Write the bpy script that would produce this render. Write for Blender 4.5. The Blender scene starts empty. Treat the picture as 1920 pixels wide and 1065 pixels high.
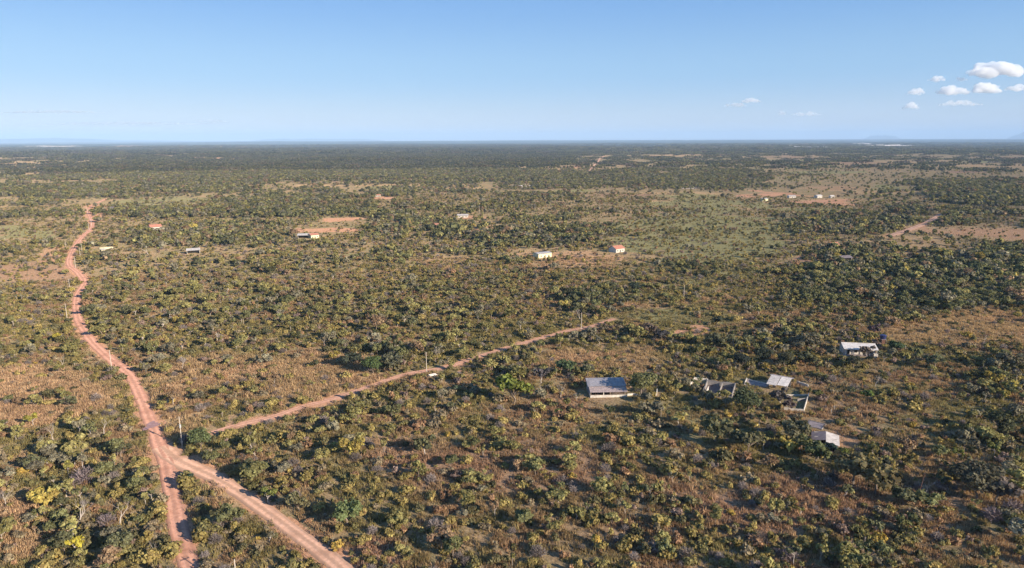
import bpy, math, random
import numpy as np
from mathutils import Vector, Matrix, Euler

scene = bpy.context.scene
col = scene.collection
rnd = random.Random(7)
rng = np.random.default_rng(11)
R = math.radians

# ------------------------------------------------------------------ camera
CAM_H = 95.0
PITCH = 11.98
ROLL = -0.21
cam_d = bpy.data.cameras.new('camera')
cam_d.sensor_width = 36.0
cam_d.lens = 24.0
cam_d.clip_start = 0.5
cam_d.clip_end = 300000.0
cam = bpy.data.objects.new('camera', cam_d)
CM = Matrix.Rotation(R(90 - PITCH), 4, 'X') @ Matrix.Rotation(R(ROLL), 4, 'Z')
cam.matrix_world = Matrix.Translation((0, 0, CAM_H)) @ CM
col.objects.link(cam)
scene.camera = cam
C3 = np.array(CM.to_3x3())

# ------------------------------------------------------------------ world, sun, exposure
SUN_EL = 20.5
SUN_DIR = Vector((0.80, -0.60, 0)).normalized()          # horizontal direction towards the sun
world = bpy.data.worlds.new("World")
scene.world = world
world.use_nodes = True
wn = world.node_tree
bg = wn.nodes['Background']
sky = wn.nodes.new('ShaderNodeTexSky')
sky.sky_type = 'NISHITA'
sky.sun_disc = False
sky.sun_elevation = R(SUN_EL)
sky.sun_rotation = math.atan2(SUN_DIR.x, SUN_DIR.y)
sky.altitude = 300
sky.air_density = 1.0
sky.dust_density = 0.0
sky.ozone_density = 2.0
tintn = wn.nodes.new('ShaderNodeMix'); tintn.data_type = 'RGBA'; tintn.blend_type = 'MULTIPLY'; tintn.inputs[0].default_value = 1.0
tintn.inputs[7].default_value = (1.0, 0.97, 1.06, 1)
wn.links.new(sky.outputs['Color'], tintn.inputs[6])
wtc = wn.nodes.new('ShaderNodeTexCoord'); wsx = wn.nodes.new('ShaderNodeSeparateXYZ')
wn.links.new(wtc.outputs['Generated'], wsx.inputs[0])
wr = wn.nodes.new('ShaderNodeValToRGB'); wr.color_ramp.interpolation = 'EASE'
els = wr.color_ramp.elements
while len(els) < 4: els.new(0.5)
K_SKY = 1.0
for el, (p_, c_) in zip(els, [(0.0, (4.2, 5.05, 6.4)), (0.09, (2.35, 4.25, 6.7)), (0.19, (1.5, 3.35, 6.5)), (1.0, (0.7, 1.8, 4.4))]):
    el.position = p_; el.color = (*[q_ / 8.0 for q_ in c_], 1)
wn.links.new(wsx.outputs['Z'], wr.inputs[0])
wsc = wn.nodes.new('ShaderNodeVectorMath'); wsc.operation = 'SCALE'; wsc.inputs['Scale'].default_value = 8.0
wn.links.new(wr.outputs[0], wsc.inputs[0])
wmx = wn.nodes.new('ShaderNodeMix'); wmx.data_type = 'RGBA'; wmx.inputs[0].default_value = 0.75
wn.links.new(tintn.outputs[2], wmx.inputs[6]); wn.links.new(wsc.outputs[0], wmx.inputs[7])
wn.links.new(wmx.outputs[2], bg.inputs['Color'])
bg.inputs['Strength'].default_value = 0.068
sun_d = bpy.data.lights.new('sun', 'SUN')
sun_d.energy = 5.0
sun_d.angle = R(0.55)
sun_d.color = (1.0, 0.87, 0.70)
sun = bpy.data.objects.new('sun', sun_d)
sd = Vector((SUN_DIR.x * math.cos(R(SUN_EL)), SUN_DIR.y * math.cos(R(SUN_EL)), math.sin(R(SUN_EL))))
sun.rotation_euler = sd.to_track_quat('Z', 'Y').to_euler()
col.objects.link(sun)
scene.view_settings.view_transform = 'Standard'
scene.view_settings.look = 'None'
scene.view_settings.gamma = 1.0
scene.view_settings.use_curve_mapping = False
scene.view_settings.exposure = 0.95
cy = scene.cycles
cy.max_bounces = 9
cy.diffuse_bounces = 2
cy.glossy_bounces = 1
cy.transmission_bounces = 3
cy.transparent_max_bounces = 6
cy.volume_bounces = 8
cy.use_denoising = True
cy.denoiser = 'OPENIMAGEDENOISE'
cy.denoising_prefilter = 'ACCURATE'
cy.use_adaptive_sampling = True
cy.adaptive_threshold = 0.02
scene.render.use_persistent_data = False

# ------------------------------------------------------------------ noise and terrain
def _h(xi, yi, s):
    with np.errstate(over='ignore'):
        h = (xi.astype(np.int64) * 374761393 + yi.astype(np.int64) * 668265263 + s * 69069) & 0xffffffff
        h = ((h ^ (h >> 13)) * 1274126177) & 0xffffffff
    return ((h ^ (h >> 16)) & 0xffff) / 65535.0

def vn(x, y, s):
    xi = np.floor(x); yi = np.floor(y)
    fx = x - xi; fy = y - yi
    fx = fx * fx * (3 - 2 * fx); fy = fy * fy * (3 - 2 * fy)
    a = _h(xi, yi, s); b = _h(xi + 1, yi, s); c = _h(xi, yi + 1, s); d = _h(xi + 1, yi + 1, s)
    return (a * (1 - fx) + b * fx) * (1 - fy) + (c * (1 - fx) + d * fx) * fy

def fbm(x, y, scale, seed=0, oct=3):
    x = np.asarray(x, float); y = np.asarray(y, float)
    t = 0; a = 1; n = 0
    for k in range(oct):
        t = t + a * vn(x / scale * 2 ** k + 37.2 * k, y / scale * 2 ** k - 11.7 * k, seed + k)
        n += a; a *= 0.5
    return t / n

def sm(a, b, x):
    t = np.clip((x - a) / (b - a), 0, 1)
    return t * t * (3 - 2 * t)

def hgt(x, y):
    x = np.asarray(x, float); y = np.asarray(y, float)
    D = np.hypot(x, y)
    z = 0.5 * (fbm(x, y, 40, 3, 2) - 0.5) * sm(60, 200, D)
    z = z + 14 * sm(260, 1300, D) * (fbm(x, y, 420, 5, 2) - 0.5)
    z = z + 42 * sm(1000, 5000, D) * (fbm(x, y, 2400, 21, 3) - 0.5)
    z = z + 85 * sm(9000, 30000, D) * (fbm(x, y, 9000, 31, 2) - 0.5)
    return z

def ray(px, py):
    v = C3 @ np.array([(px - 960) / 1280.0, -(py - 532.5) / 1280.0, -1.0])
    return v / np.linalg.norm(v)

def at(px, py, far=60000):
    """ground point seen at a pixel of the 1920x1065 frame"""
    v = ray(px, py)
    t = 100.0; p = t
    while t < far:
        q = v * t
        if CAM_H + q[2] < float(hgt(q[0], q[1])):
            break
        p = t; t *= 1.006
    for _ in range(18):
        m = 0.5 * (p + t); q = v * m
        if CAM_H + q[2] < float(hgt(q[0], q[1])): t = m
        else: p = m
    q = v * t
    return Vector((q[0], q[1], float(hgt(q[0], q[1]))))

def proj(x, y, z):
    P = np.stack([x, y, z - CAM_H], -1) @ C3
    w = np.maximum(-P[..., 2], 1e-3)
    return 960 + 1280 * P[..., 0] / w, 532.5 - 1280 * P[..., 1] / w, w

# regions of the land: (cx, cy, rx, ry, kind, amount); read once from the photograph, then baked into the land
REG = [
    # dense woodland
    (1700, 528, 240, 56, 'wood', 1.0), (1560, 545, 110, 38, 'wood', 1.0), (1880, 495, 90, 34, 'wood', .9),
    (1590, 478, 70, 15, 'wood', .9), (70, 358, 180, 13, 'wood', .9), (1850, 366, 120, 26, 'wood', .9),
    (1720, 395, 60, 8, 'wood', .6), (500, 380, 110, 9, 'wood', .8), (300, 400, 170, 10, 'wood', .5), (1120, 562, 75, 30, 'wood', .8), (1300, 502, 90, 16, 'wood', .8),
    (705, 676, 62, 22, 'wood', .9), (1440, 655, 90, 20, 'wood', .6), (1330, 690, 50, 12, 'wood', .3),
    (190, 955, 200, 120, 'wood', .30), (470, 870, 90, 80, 'wood', .25), (380, 600, 260, 90, 'wood', .25), (620, 600, 200, 60, 'wood', .22),
    (1560, 800, 70, 60, 'wood', .0), (1430, 835, 120, 26, 'wood', .35), (1860, 850, 80, 60, 'wood', .5), (1720, 690, 160, 20, 'wood', .3),
    (1560, 920, 120, 25, 'wood', .3), (1880, 720, 60, 50, 'wood', .5), (900, 330, 420, 12, 'wood', .9), (620, 318, 560, 32, 'wood', .75),
    (620, 286, 560, 8, 'wood', .9), (1500, 283, 380, 6, 'wood', .7), (1080, 345, 90, 10, 'wood', .8), (1250, 340, 180, 16, 'wood', .45),
    (660, 400, 160, 8, 'wood', .9), (820, 425, 150, 18, 'wood', .5), (980, 440, 120, 16, 'wood', .6), (430, 440, 160, 18, 'wood', .4), (1600, 425, 160, 16, 'wood', .55),
    # open ground, few trees
    (60, 745, 100, 40, 'open', .65), (60, 520, 100, 26, 'open', .9), (530, 690, 140, 34, 'open', .75), (400, 740, 130, 40, 'open', .45),
    (1340, 470, 150, 80, 'open', .68), (1400, 470, 60, 70, 'open', .95), (1290, 588, 130, 26, 'open', .95), (1250, 410, 120, 14, 'open', .7), (1440, 420, 60, 14, 'open', .6), (1270, 585, 110, 26, 'open', .9), (330, 377, 150, 9, 'open', .9), (40, 436, 70, 14, 'open', .9),
    (1130, 665, 130, 32, 'open', .85), (1010, 735, 110, 30, 'open', .85), (1230, 765, 170, 42, 'open', .85), (1470, 750, 110, 36, 'open', .95), (1680, 770, 160, 64, 'open', .93),
    (1590, 700, 60, 12, 'open', .5), (1460, 930, 210, 62, 'open', .7), (900, 860, 230, 90, 'open', .55), (1120, 860, 160, 70, 'open', .3),
    (1830, 622, 110, 32, 'open', .95), (1520, 590, 120, 18, 'open', .6), (1850, 442, 130, 14, 'open', 1.), (1740, 455, 100, 22, 'open', .7), (1100, 488, 130, 15, 'open', .85),
    (640, 413, 56, 7, 'open', 1.), (600, 434, 80, 8, 'open', .8), (1550, 377, 80, 8, 'open', 1.), (1440, 366, 70, 8, 'open', .8),
    (620, 478, 90, 14, 'open', .5), (830, 490, 60, 16, 'open', .6), (700, 348, 240, 3.5, 'open', .9), (1050, 315, 120, 5, 'open', .8),
    (900, 412, 60, 12, 'open', .6), (1740, 870, 90, 26, 'open', .75), (1850, 950, 90, 40, 'open', .3), (330, 475, 60, 6, 'open', .8), (210, 465, 30, 5, 'open', .6),
    (400, 930, 50, 40, 'open', .4), (20, 990, 30, 40, 'open', .5), (220, 520, 60, 10, 'open', .5), (460, 470, 110, 6, 'open', .6),
    # bare reddish soil
    (640, 412, 50, 5.5, 'soil', 1.), (610, 432, 60, 4, 'soil', .7), (720, 372, 26, 3, 'soil', .9), (1540, 379, 70, 6, 'soil', .6), (1590, 384, 30, 3, 'soil', .9), (1440, 366, 66, 6, 'soil', .6),
    (1860, 438, 120, 8, 'soil', .45), (1900, 446, 60, 6, 'soil', .35), (1850, 442, 140, 14, 'straw', .8), (1110, 487, 120, 12, 'soil', .4), (885, 407, 45, 5, 'soil', .5), (920, 430, 30, 7, 'soil', .5), (1300, 620, 26, 9, 'soil', .8),
    (60, 520, 90, 20, 'soil', .35), (890, 690, 40, 12, 'soil', .5), (1000, 730, 80, 16, 'soil', .3), (1590, 820, 40, 26, 'soil', .45), (1440, 740, 50, 14, 'soil', .3),
    (380, 275.5, 90, 1.6, 'soil', 1.), (245, 274.5, 30, 1.4, 'soil', .9), (440, 297, 26, 1.7, 'soil', .9), (330, 296.5, 62, 2.4, 'soil', .7), (180, 400, 30, 20, 'soil', .5),
    (1510, 486, 30, 6, 'soil', .6), (1600, 482, 40, 3, 'soil', .8), (1490, 512, 50, 5, 'soil', .5), (1215, 575, 60, 10, 'soil', .25), (100, 478, 26, 14, 'soil', .45),
    (1570, 352, 60, 4, 'soil', .4), (1060, 313, 40, 3, 'soil', .5), (320, 800, 40, 30, 'soil', .2), (470, 790, 90, 14, 'soil', .3), (1690, 415, 70, 14, 'soil', .2),
    # white sand far away
    (1505, 273.6, 46, 2.2, 'sand', 1.), (1620, 271.6, 26, 2.2, 'sand', 1.), (1670, 272.2, 38, 1.6, 'sand', 1.), (1555, 277, 30, .8, 'sand', .6), (1850, 274, 26, .6, 'sand', .6), (100, 274, 40, .7, 'sand', .5),
    (1290, 352, 14, 1.5, 'sand', .5), (980, 348, 16, 1.6, 'sand', .5),
    # green or yellow-green grass
    (1340, 465, 150, 80, 'green', .8), (1275, 587, 90, 20, 'green', .9), (330, 378, 150, 9, 'green', .7), (40, 435, 70, 13, 'green', .9), (1330, 660, 120, 40, 'green', .35),
    (1700, 800, 130, 50, 'green', .35), (1280, 800, 160, 60, 'green', .5), (1660, 352, 36, 5, 'green', .8), (1640, 728, 100, 10, 'green', .6), (1480, 335, 60, 7, 'green', .4), (560, 500, 300, 20, 'green', .4), (1330, 300, 200, 6, 'green', .4),
    # tan, straw-coloured tall grass
    (60, 745, 110, 45, 'straw', .9), (530, 700, 150, 40, 'straw', .7), (1110, 490, 130, 16, 'straw', .8), (1130, 680, 140, 40, 'straw', .7), (1820, 620, 120, 34, 'straw', .7),
    (420, 920, 60, 40, 'straw', .9), (40, 1000, 50, 50, 'straw', .8), (1740, 455, 110, 22, 'straw', .8), (1550, 377, 80, 8, 'straw', .7), (700, 348, 240, 3.5, 'straw', .8), (150, 395, 150, 30, 'straw', .3),
    (1290, 292, 90, 1.8, 'straw', .8), (1500, 289, 60, 1.6, 'straw', .8), (1830, 310, 90, 4, 'straw', .7), (1700, 304, 70, 4, 'straw', .5), (830, 490, 60, 16, 'straw', .6), (110, 330, 140, 5, 'straw', .5), (60, 305, 80, 3, 'straw', .5), (340, 770, 60, 60, 'straw', .6),
    (1050, 318, 120, 5, 'straw', .7), (1850, 480, 100, 10, 'straw', .5),
    # reddish dry grass
    (1460, 935, 210, 62, 'red', .9), (900, 870, 230, 70, 'red', .7), (1780, 910, 140, 60, 'red', .6), (700, 1040, 70, 30, 'red', 1.), (1620, 760, 130, 50, 'red', .5), (1480, 600, 120, 24, 'red', .5), (1150, 960, 160, 80, 'red', .45),
    (1040, 760, 120, 30, 'red', .5), (60, 520, 100, 26, 'red', .7), (1120, 620, 60, 10, 'red', .7),
]
_rr = random.Random(99)
for _i in range(64):                         # thin pale openings and swards in the far plain, mostly on the right
    _cx = _rr.uniform(1080, 1930) if _i < 46 else _rr.uniform(-10, 1050)
    _cy = 282 + 125 * _rr.random() ** 1.3 if _i < 46 else 278 + 90 * _rr.random() ** 1.2
    _f = (_cy - 262) / 100
    _k = _rr.choice(('straw', 'straw', 'green', 'open', 'red'))
    REG.append((_cx, _cy, _rr.uniform(20, 95), _rr.uniform(.9, 3.2) * (.35 + _f), _k, .8))
    if _k in ('green', 'red'): REG.append((REG[-1][0], _cy, REG[-1][2], REG[-1][3], 'open', .8))
REG += [(1225, 574, 110, 5, 'straw', .7), (1225, 574, 110, 5, 'open', .8)]
KINDS = ('wood', 'open', 'soil', 'sand', 'green', 'straw', 'red')

def regions(x, y, lift=0.0):
    z = hgt(x, y)
    px, py, w = proj(x, y, z + lift)
    j = fbm(x, y, 22, 71, 3) - 0.5
    j2 = fbm(x, y, 150, 77, 2) - 0.5
    j3 = fbm(x, y, 55, 83, 2) - 0.5
    out = {k: np.zeros_like(px) for k in KINDS}
    for cx, cyy, rx, ry, k, am in REG:
        if am <= 0: continue
        r = np.hypot((px - cx) / rx, (py - cyy) / ry) + j * 1.5 + j2 * 1.3 + j3 * 1.0
        e = 0.12 if k in ('soil', 'sand', 'wood') else 0.3
        out[k] = np.maximum(out[k], am * sm(1 + e, 1 - e, r))
    return out, px, py, z

# ------------------------------------------------------------------ roads (pixels -> ground once)
def smooth_line(pts, step=1.6):
    P = [Vector((p.x, p.y, 0)) for p in pts]
    P = [P[0] * 2 - P[1]] + P + [P[-1] * 2 - P[-2]]
    out = []
    for i in range(1, len(P) - 2):
        n = max(2, int((P[i + 1] - P[i]).length / step))
        for k in range(n):
            t = k / n
            a, b, c, d = P[i - 1], P[i], P[i + 1], P[i + 2]
            out.append(0.5 * ((2 * b) + (c - a) * t + (2 * a - 5 * b + 4 * c - d) * t * t + (3 * b - a - 3 * c + d) * t ** 3))
    out.append(P[-2])
    return np.array([(p.x, p.y) for p in out])

def pix(l): return [at(*p) for p in l]
ROADS = {
    'main': (pix([(372, 1120), (352, 1055), (334, 985), (322, 920), (306, 855), (287, 800), (268, 755), (243, 705), (205, 672), (172, 640), (150, 605), (143, 578), (146, 552), (158, 531), (147, 512), (131, 498), (131, 482), (142, 460), (156, 442), (172, 427), (171, 412), (166, 398), (172, 386), (200, 372)]), 4.9),
    'branch': (pix([(303, 838), (338, 864), (392, 890), (450, 924), (520, 973), (600, 1033), (640, 1066), (690, 1108)]), 4.7),
    'track': (pix([(398, 812), (450, 796), (510, 782), (570, 762), (632, 746), (700, 722), (760, 702), (830, 690), (900, 668), (960, 650), (1015, 634), (1060, 622), (1110, 612), (1150, 598)]), 4.0),
    'far': (pix([(1668, 443), (1700, 432), (1735, 419), (1756, 407), (1780, 395)]), 8.0),
    'horizon': (pix([(1104, 322), (1116, 308), (1128, 296), (1134, 292)]), 8.0),
    'horizon2': (pix([(975, 285), (982, 279), (990, 277)]), 16.0),
}
LINES = {k: (smooth_line(p, 1.6 if k in ('main', 'branch', 'track') else 8), w) for k, (p, w) in ROADS.items()}

def road_dist(x, y):
    """distance to the nearest road edge (negative inside)"""
    x = np.asarray(x, float).ravel(); y = np.asarray(y, float).ravel()
    best = np.full(x.shape, 1e9)
    for k, (L, w) in LINES.items():
        S = L[::4] if len(L) > 30 else L
        if not np.array_equal(S[-1], L[-1]): S = np.vstack([S, L[-1]])
        lo = S.min(0) - 60; hi = S.max(0) + 60
        m = (x > lo[0]) & (x < hi[0]) & (y > lo[1]) & (y < hi[1])
        if not m.any(): continue
        xs = x[m]; ys = y[m]; b = np.full(xs.shape, 1e9)
        for (ax, ay), (bx, by) in zip(S[:-1], S[1:]):
            dx, dy = bx - ax, by - ay
            t = np.clip(((xs - ax) * dx + (ys - ay) * dy) / (dx * dx + dy * dy + 1e-9), 0, 1)
            b = np.minimum(b, np.hypot(xs - ax - t * dx, ys - ay - t * dy))
        best[m] = np.minimum(best[m], b - w / 2)
    return best

# ------------------------------------------------------------------ material helpers
def mat(name):
    m = bpy.data.materials.new(name); m.use_nodes = True
    nt = m.node_tree
    for n in list(nt.nodes): nt.nodes.remove(n)
    out = nt.nodes.new('ShaderNodeOutputMaterial')
    return m, nt, out

def N(nt, t, **kw):
    n = nt.nodes.new(t)
    for k, v in kw.items():
        if k.startswith('i_'): n.inputs[k[2:].replace('_', ' ')].default_value = v
        else: setattr(n, k, v)
    return n

def mixc(nt, fac, a, b, blend='MIX'):
    n = nt.nodes.new('ShaderNodeMix'); n.data_type = 'RGBA'; n.blend_type = blend; n.clamp_factor = True
    for s, v in ((n.inputs[0], fac), (n.inputs[6], a), (n.inputs[7], b)):
        if isinstance(v, bpy.types.NodeSocket): nt.links.new(v, s)
        elif isinstance(v, (int, float)): s.default_value = v
        else: s.default_value = (*v, 1) if len(v) == 3 else v
    return n.outputs[2]

def math_n(nt, op, a, b=0.0):
    n = nt.nodes.new('ShaderNodeMath'); n.operation = op
    for s, v in ((n.inputs[0], a), (n.inputs[1], b)):
        if isinstance(v, bpy.types.NodeSocket): nt.links.new(v, s)
        else: s.default_value = v
    return n.outputs[0]

def noise(nt, scale, detail=3, vec=None, rough=0.55):
    n = nt.nodes.new('ShaderNodeTexNoise'); n.inputs['Scale'].default_value = scale
    n.inputs['Detail'].default_value = detail; n.inputs['Roughness'].default_value = rough
    if vec is not None: nt.links.new(vec, n.inputs['Vector'])
    return n.outputs['Fac']

def ramp(nt, fac, stops):
    n = nt.nodes.new('ShaderNodeValToRGB'); e = n.color_ramp.elements
    while len(e) < len(stops): e.new(0.5)
    for el, (p, c) in zip(e, stops):
        el.position = p; el.color = (*c, 1) if len(c) == 3 else c
    nt.links.new(fac, n.inputs[0])
    return n.outputs[0]

def simple(name, colr, rough=0.8, var=0.25, scale=1.5, bump=0.0, stretch=None, spec=0.2, metal=0.0):
    """weathered surface: two tones of one colour in noise"""
    m, nt, out = mat(name)
    p = nt.nodes.new('ShaderNodeBsdfPrincipled')
    tc = nt.nodes.new('ShaderNodeTexCoord')
    mp = nt.nodes.new('ShaderNodeMapping')
    nt.links.new(tc.outputs['Object'], mp.inputs[0])
    if stretch: mp.inputs['Scale'].default_value = stretch
    f = noise(nt, scale, 4, mp.outputs[0])
    d = tuple(c * (1 - var) for c in colr); l = tuple(min(1, c * (1 + var)) for c in colr)
    c = ramp(nt, f, [(0.3, d), (0.7, l)])
    nt.links.new(c, p.inputs['Base Color'])
    p.inputs['Roughness'].default_value = rough
    p.inputs['Specular IOR Level'].default_value = spec
    p.inputs['Metallic'].default_value = metal
    nt.links.new(p.outputs[0], out.inputs[0])
    return m

# ground ------------------------------------------------------------
def ground_material():
    m, nt, out = mat('savanna_soil_and_grass')
    geo = nt.nodes.new('ShaderNodeNewGeometry')
    pos = geo.outputs['Position']
    at1 = N(nt, 'ShaderNodeAttribute', attribute_name='regA')
    at2 = N(nt, 'ShaderNodeAttribute', attribute_name='regB')
    s1 = nt.nodes.new('ShaderNodeSeparateColor'); nt.links.new(at1.outputs['Color'], s1.inputs[0])
    s2 = nt.nodes.new('ShaderNodeSeparateColor'); nt.links.new(at2.outputs['Color'], s2.inputs[0])
    n_f = noise(nt, 0.9, 6, pos, 0.72); n_m = noise(nt, 0.07, 4, pos); n_l = noise(nt, 0.012, 4, pos)
    base = ramp(nt, n_f, [(0.30, (0.15, 0.10, 0.06)), (0.50, (0.29, 0.20, 0.115)), (0.70, (0.42, 0.285, 0.175))])
    olive = ramp(nt, n_f, [(0.30, (0.12, 0.095, 0.05)), (0.55, (0.225, 0.185, 0.095)), (0.75, (0.32, 0.255, 0.14))])
    c = mixc(nt, ramp(nt, n_m, [(0.42, (0, 0, 0)), (0.60, (1, 1, 1))]), base, olive)
    straw = ramp(nt, n_f, [(0.28, (0.17, 0.105, 0.055)), (0.5, (0.36, 0.24, 0.13)), (0.72, (0.50, 0.36, 0.21))])
    red = ramp(nt, n_f, [(0.28, (0.14, 0.085, 0.055)), (0.5, (0.26, 0.165, 0.105)), (0.72, (0.40, 0.27, 0.175))])
    green = ramp(nt, n_f, [(0.28, (0.11, 0.10, 0.045)), (0.5, (0.21, 0.19, 0.09)), (0.72, (0.31, 0.27, 0.145))])
    # raggedness on the region edges
    def edge(sock, k=0.5):
        v = math_n(nt, 'ADD', sock, math_n(nt, 'MULTIPLY', math_n(nt, 'SUBTRACT', n_m, 0.5), k))
        return ramp(nt, v, [(0.25, (0, 0, 0)), (0.75, (1, 1, 1))])
    c = mixc(nt, edge(s2.outputs[1]), c, straw)
    c = mixc(nt, edge(s2.outputs[2]), c, red)
    c = mixc(nt, edge(s2.outputs[0]), c, green)
    soil = ramp(nt, n_f, [(0.3, (0.33, 0.165, 0.095)), (0.7, (0.52, 0.30, 0.19))])
    fs = math_n(nt, 'MULTIPLY', s1.outputs[0], 1.0)
    v = math_n(nt, 'ADD', fs, math_n(nt, 'MULTIPLY', math_n(nt, 'SUBTRACT', n_f, 0.5), 0.8))
    c = mixc(nt, ramp(nt, v, [(0.32, (0, 0, 0)), (0.55, (1, 1, 1))]), c, soil)
    # land too far for single trees to show: dark canopy mottled in long swathes
    far = s1.outputs[2]
    fw = noise(nt, 0.0045, 5, pos, 0.7)
    canopy = ramp(nt, noise(nt, 0.02, 4, pos, 0.7), [(0.35, (0.022, 0.026, 0.020)), (0.65, (0.055, 0.055, 0.036))])
    fm = ramp(nt, fw, [(0.55, (1, 1, 1)), (0.74, (0.25, 0.25, 0.25))])
    c = mixc(nt, math_n(nt, 'MULTIPLY', far, fm), c, canopy)
    sand = (0.85, 0.74, 0.66)
    c = mixc(nt, math_n(nt, 'MULTIPLY', s1.outputs[1], 1.0), c, sand)
    d = nt.nodes.new('ShaderNodeBsdfDiffuse'); nt.links.new(c, d.inputs[0]); d.inputs['Roughness'].default_value = 0.6
    b = nt.nodes.new('ShaderNodeBump'); b.inputs['Strength'].default_value = 0.9; b.inputs['Distance'].default_value = 0.5
    nt.links.new(n_f, b.inputs['Height']); nt.links.new(b.outputs[0], d.inputs['Normal'])
    nt.links.new(d.outputs[0], out.inputs[0])
    return m

FAR0, FAR1 = 5200.0, 9000.0
def build_ground():
    rr = [40.0]
    while rr[-1] < 60000: rr.append(rr[-1] * 1.0115)
    rr = np.array(rr)
    a = np.concatenate([np.arange(-48, 48.01, 0.25), np.arange(52, 308.1, 4.0)])
    A, RR = np.meshgrid(np.radians(a), rr)
    X = RR * np.sin(A); Y = RR * np.cos(A)
    nr, na = X.shape
    out, px, py, z = regions(X.ravel(), Y.ravel())
    rd = road_dist(X.ravel(), Y.ravel())
    D = np.hypot(X, Y).ravel()
    verts = np.stack([X.ravel(), Y.ravel(), z], 1)
    verts = np.vstack([verts, [[0, 0, 0]]])
    ii = np.arange(nr - 1)[:, None] * na + np.arange(na)[None, :]
    jj = np.arange(nr - 1)[:, None] * na + (np.arange(na)[None, :] + 1) % na
    q = np.stack([ii, jj, jj + na, ii + na], -1).reshape(-1, 4)[:, ::-1]
    centre = len(verts) - 1
    tris = [(centre, (k + 1) % na, k) for k in range(na)]
    me = bpy.data.meshes.new('ground')
    nq = len(q)
    me.vertices.add(len(verts)); me.vertices.foreach_set('co', verts.astype('f').ravel())
    loops = np.concatenate([q.ravel(), np.array(tris).ravel()])
    me.loops.add(len(loops)); me.loops.foreach_set('vertex_index', loops.astype('i'))
    me.polygons.add(nq + len(tris))
    st = np.concatenate([np.arange(nq) * 4, nq * 4 + np.arange(len(tris)) * 3])
    me.polygons.foreach_set('loop_start', st.astype('i'))
    me.polygons.foreach_set('use_smooth', np.ones(nq + len(tris), bool))
    me.update(); me.validate()
    shoulder = 0.62 * sm(3.5, 0.0, rd + 7 * (fbm(X.ravel(), Y.ravel(), 11, 5, 3) - .45))
    soil = np.maximum(out['soil'], shoulder)
    far = sm(FAR0, FAR1, D) * (1 - 0.85 * np.maximum.reduce([out['soil'], out['sand'], out['straw'], out['green'] * .7]))
    A1 = np.stack([soil, out['sand'], far, np.ones_like(soil)], 1)
    B1 = np.stack([out['green'], out['straw'], out['red'], np.ones_like(soil)], 1)
    for nm, arr in (('regA', A1), ('regB', B1)):
        arr = np.vstack([arr, [[0, 0, 0, 1]]])
        t = me.attributes.new(nm, 'FLOAT_COLOR', 'POINT'); t.data.foreach_set('color', arr.astype('f').ravel())
    me.materials.append(ground_material())
    o = bpy.data.objects.new('ground', me); col.objects.link(o); o['kind'] = 'structure'
    return o
build_ground()

# roads -------------------------------------------------------------
def road_material(name, light, dark, rut=0.5):
    m, nt, out = mat(name)
    geo = nt.nodes.new('ShaderNodeNewGeometry'); pos = geo.outputs['Position']
    uv = N(nt, 'ShaderNodeAttribute', attribute_name='across')
    n1 = noise(nt, 0.9, 4, pos); n2 = noise(nt, 0.12, 3, pos)
    c = ramp(nt, n1, [(0.28, dark), (0.72, light)])
    c = mixc(nt, ramp(nt, n2, [(0.5, (0, 0, 0)), (0.68, (1, 1, 1))]), c, tuple(x * 0.82 for x in dark))
    # two worn wheel tracks and a rougher crown between them
    t = math_n(nt, 'ABSOLUTE', uv.outputs['Fac'])
    tr = ramp(nt, math_n(nt, 'ADD', t, math_n(nt, 'MULTIPLY', math_n(nt, 'SUBTRACT', n1, 0.5), 0.25)),
              [(0.0, (.7, .7, .7)), (0.18, (.5, .5, .5)), (0.30, (0, 0, 0)), (0.52, (0, 0, 0)), (0.66, (.6, .6, .6)), (1.0, (1, 1, 1))])
    edge = tuple(x * y for x, y in zip(dark, (0.58, 0.64, 0.66)))
    c = mixc(nt, math_n(nt, 'MULTIPLY', tr, rut), c, edge)
    d = nt.nodes.new('ShaderNodeBsdfDiffuse'); nt.links.new(c, d.inputs[0]); d.inputs['Roughness'].default_value = 0.5
    b = nt.nodes.new('ShaderNodeBump'); b.inputs['Strength'].default_value = 0.5; b.inputs['Distance'].default_value = 0.25
    nt.links.new(n1, b.inputs['Height']); nt.links.new(b.outputs[0], d.inputs['Normal'])
    nt.links.new(d.outputs[0], out.inputs[0])
    return m

M_ROAD = road_material('red_dirt', (0.60, 0.335, 0.24), (0.43, 0.215, 0.15), 0.75)
M_BRANCH = road_material('pale_dirt', (0.66, 0.41, 0.295), (0.50, 0.29, 0.20), 0.95)
M_TRACK = road_material('track_dirt', (0.56, 0.33, 0.24), (0.38, 0.205, 0.14), 0.75)

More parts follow.
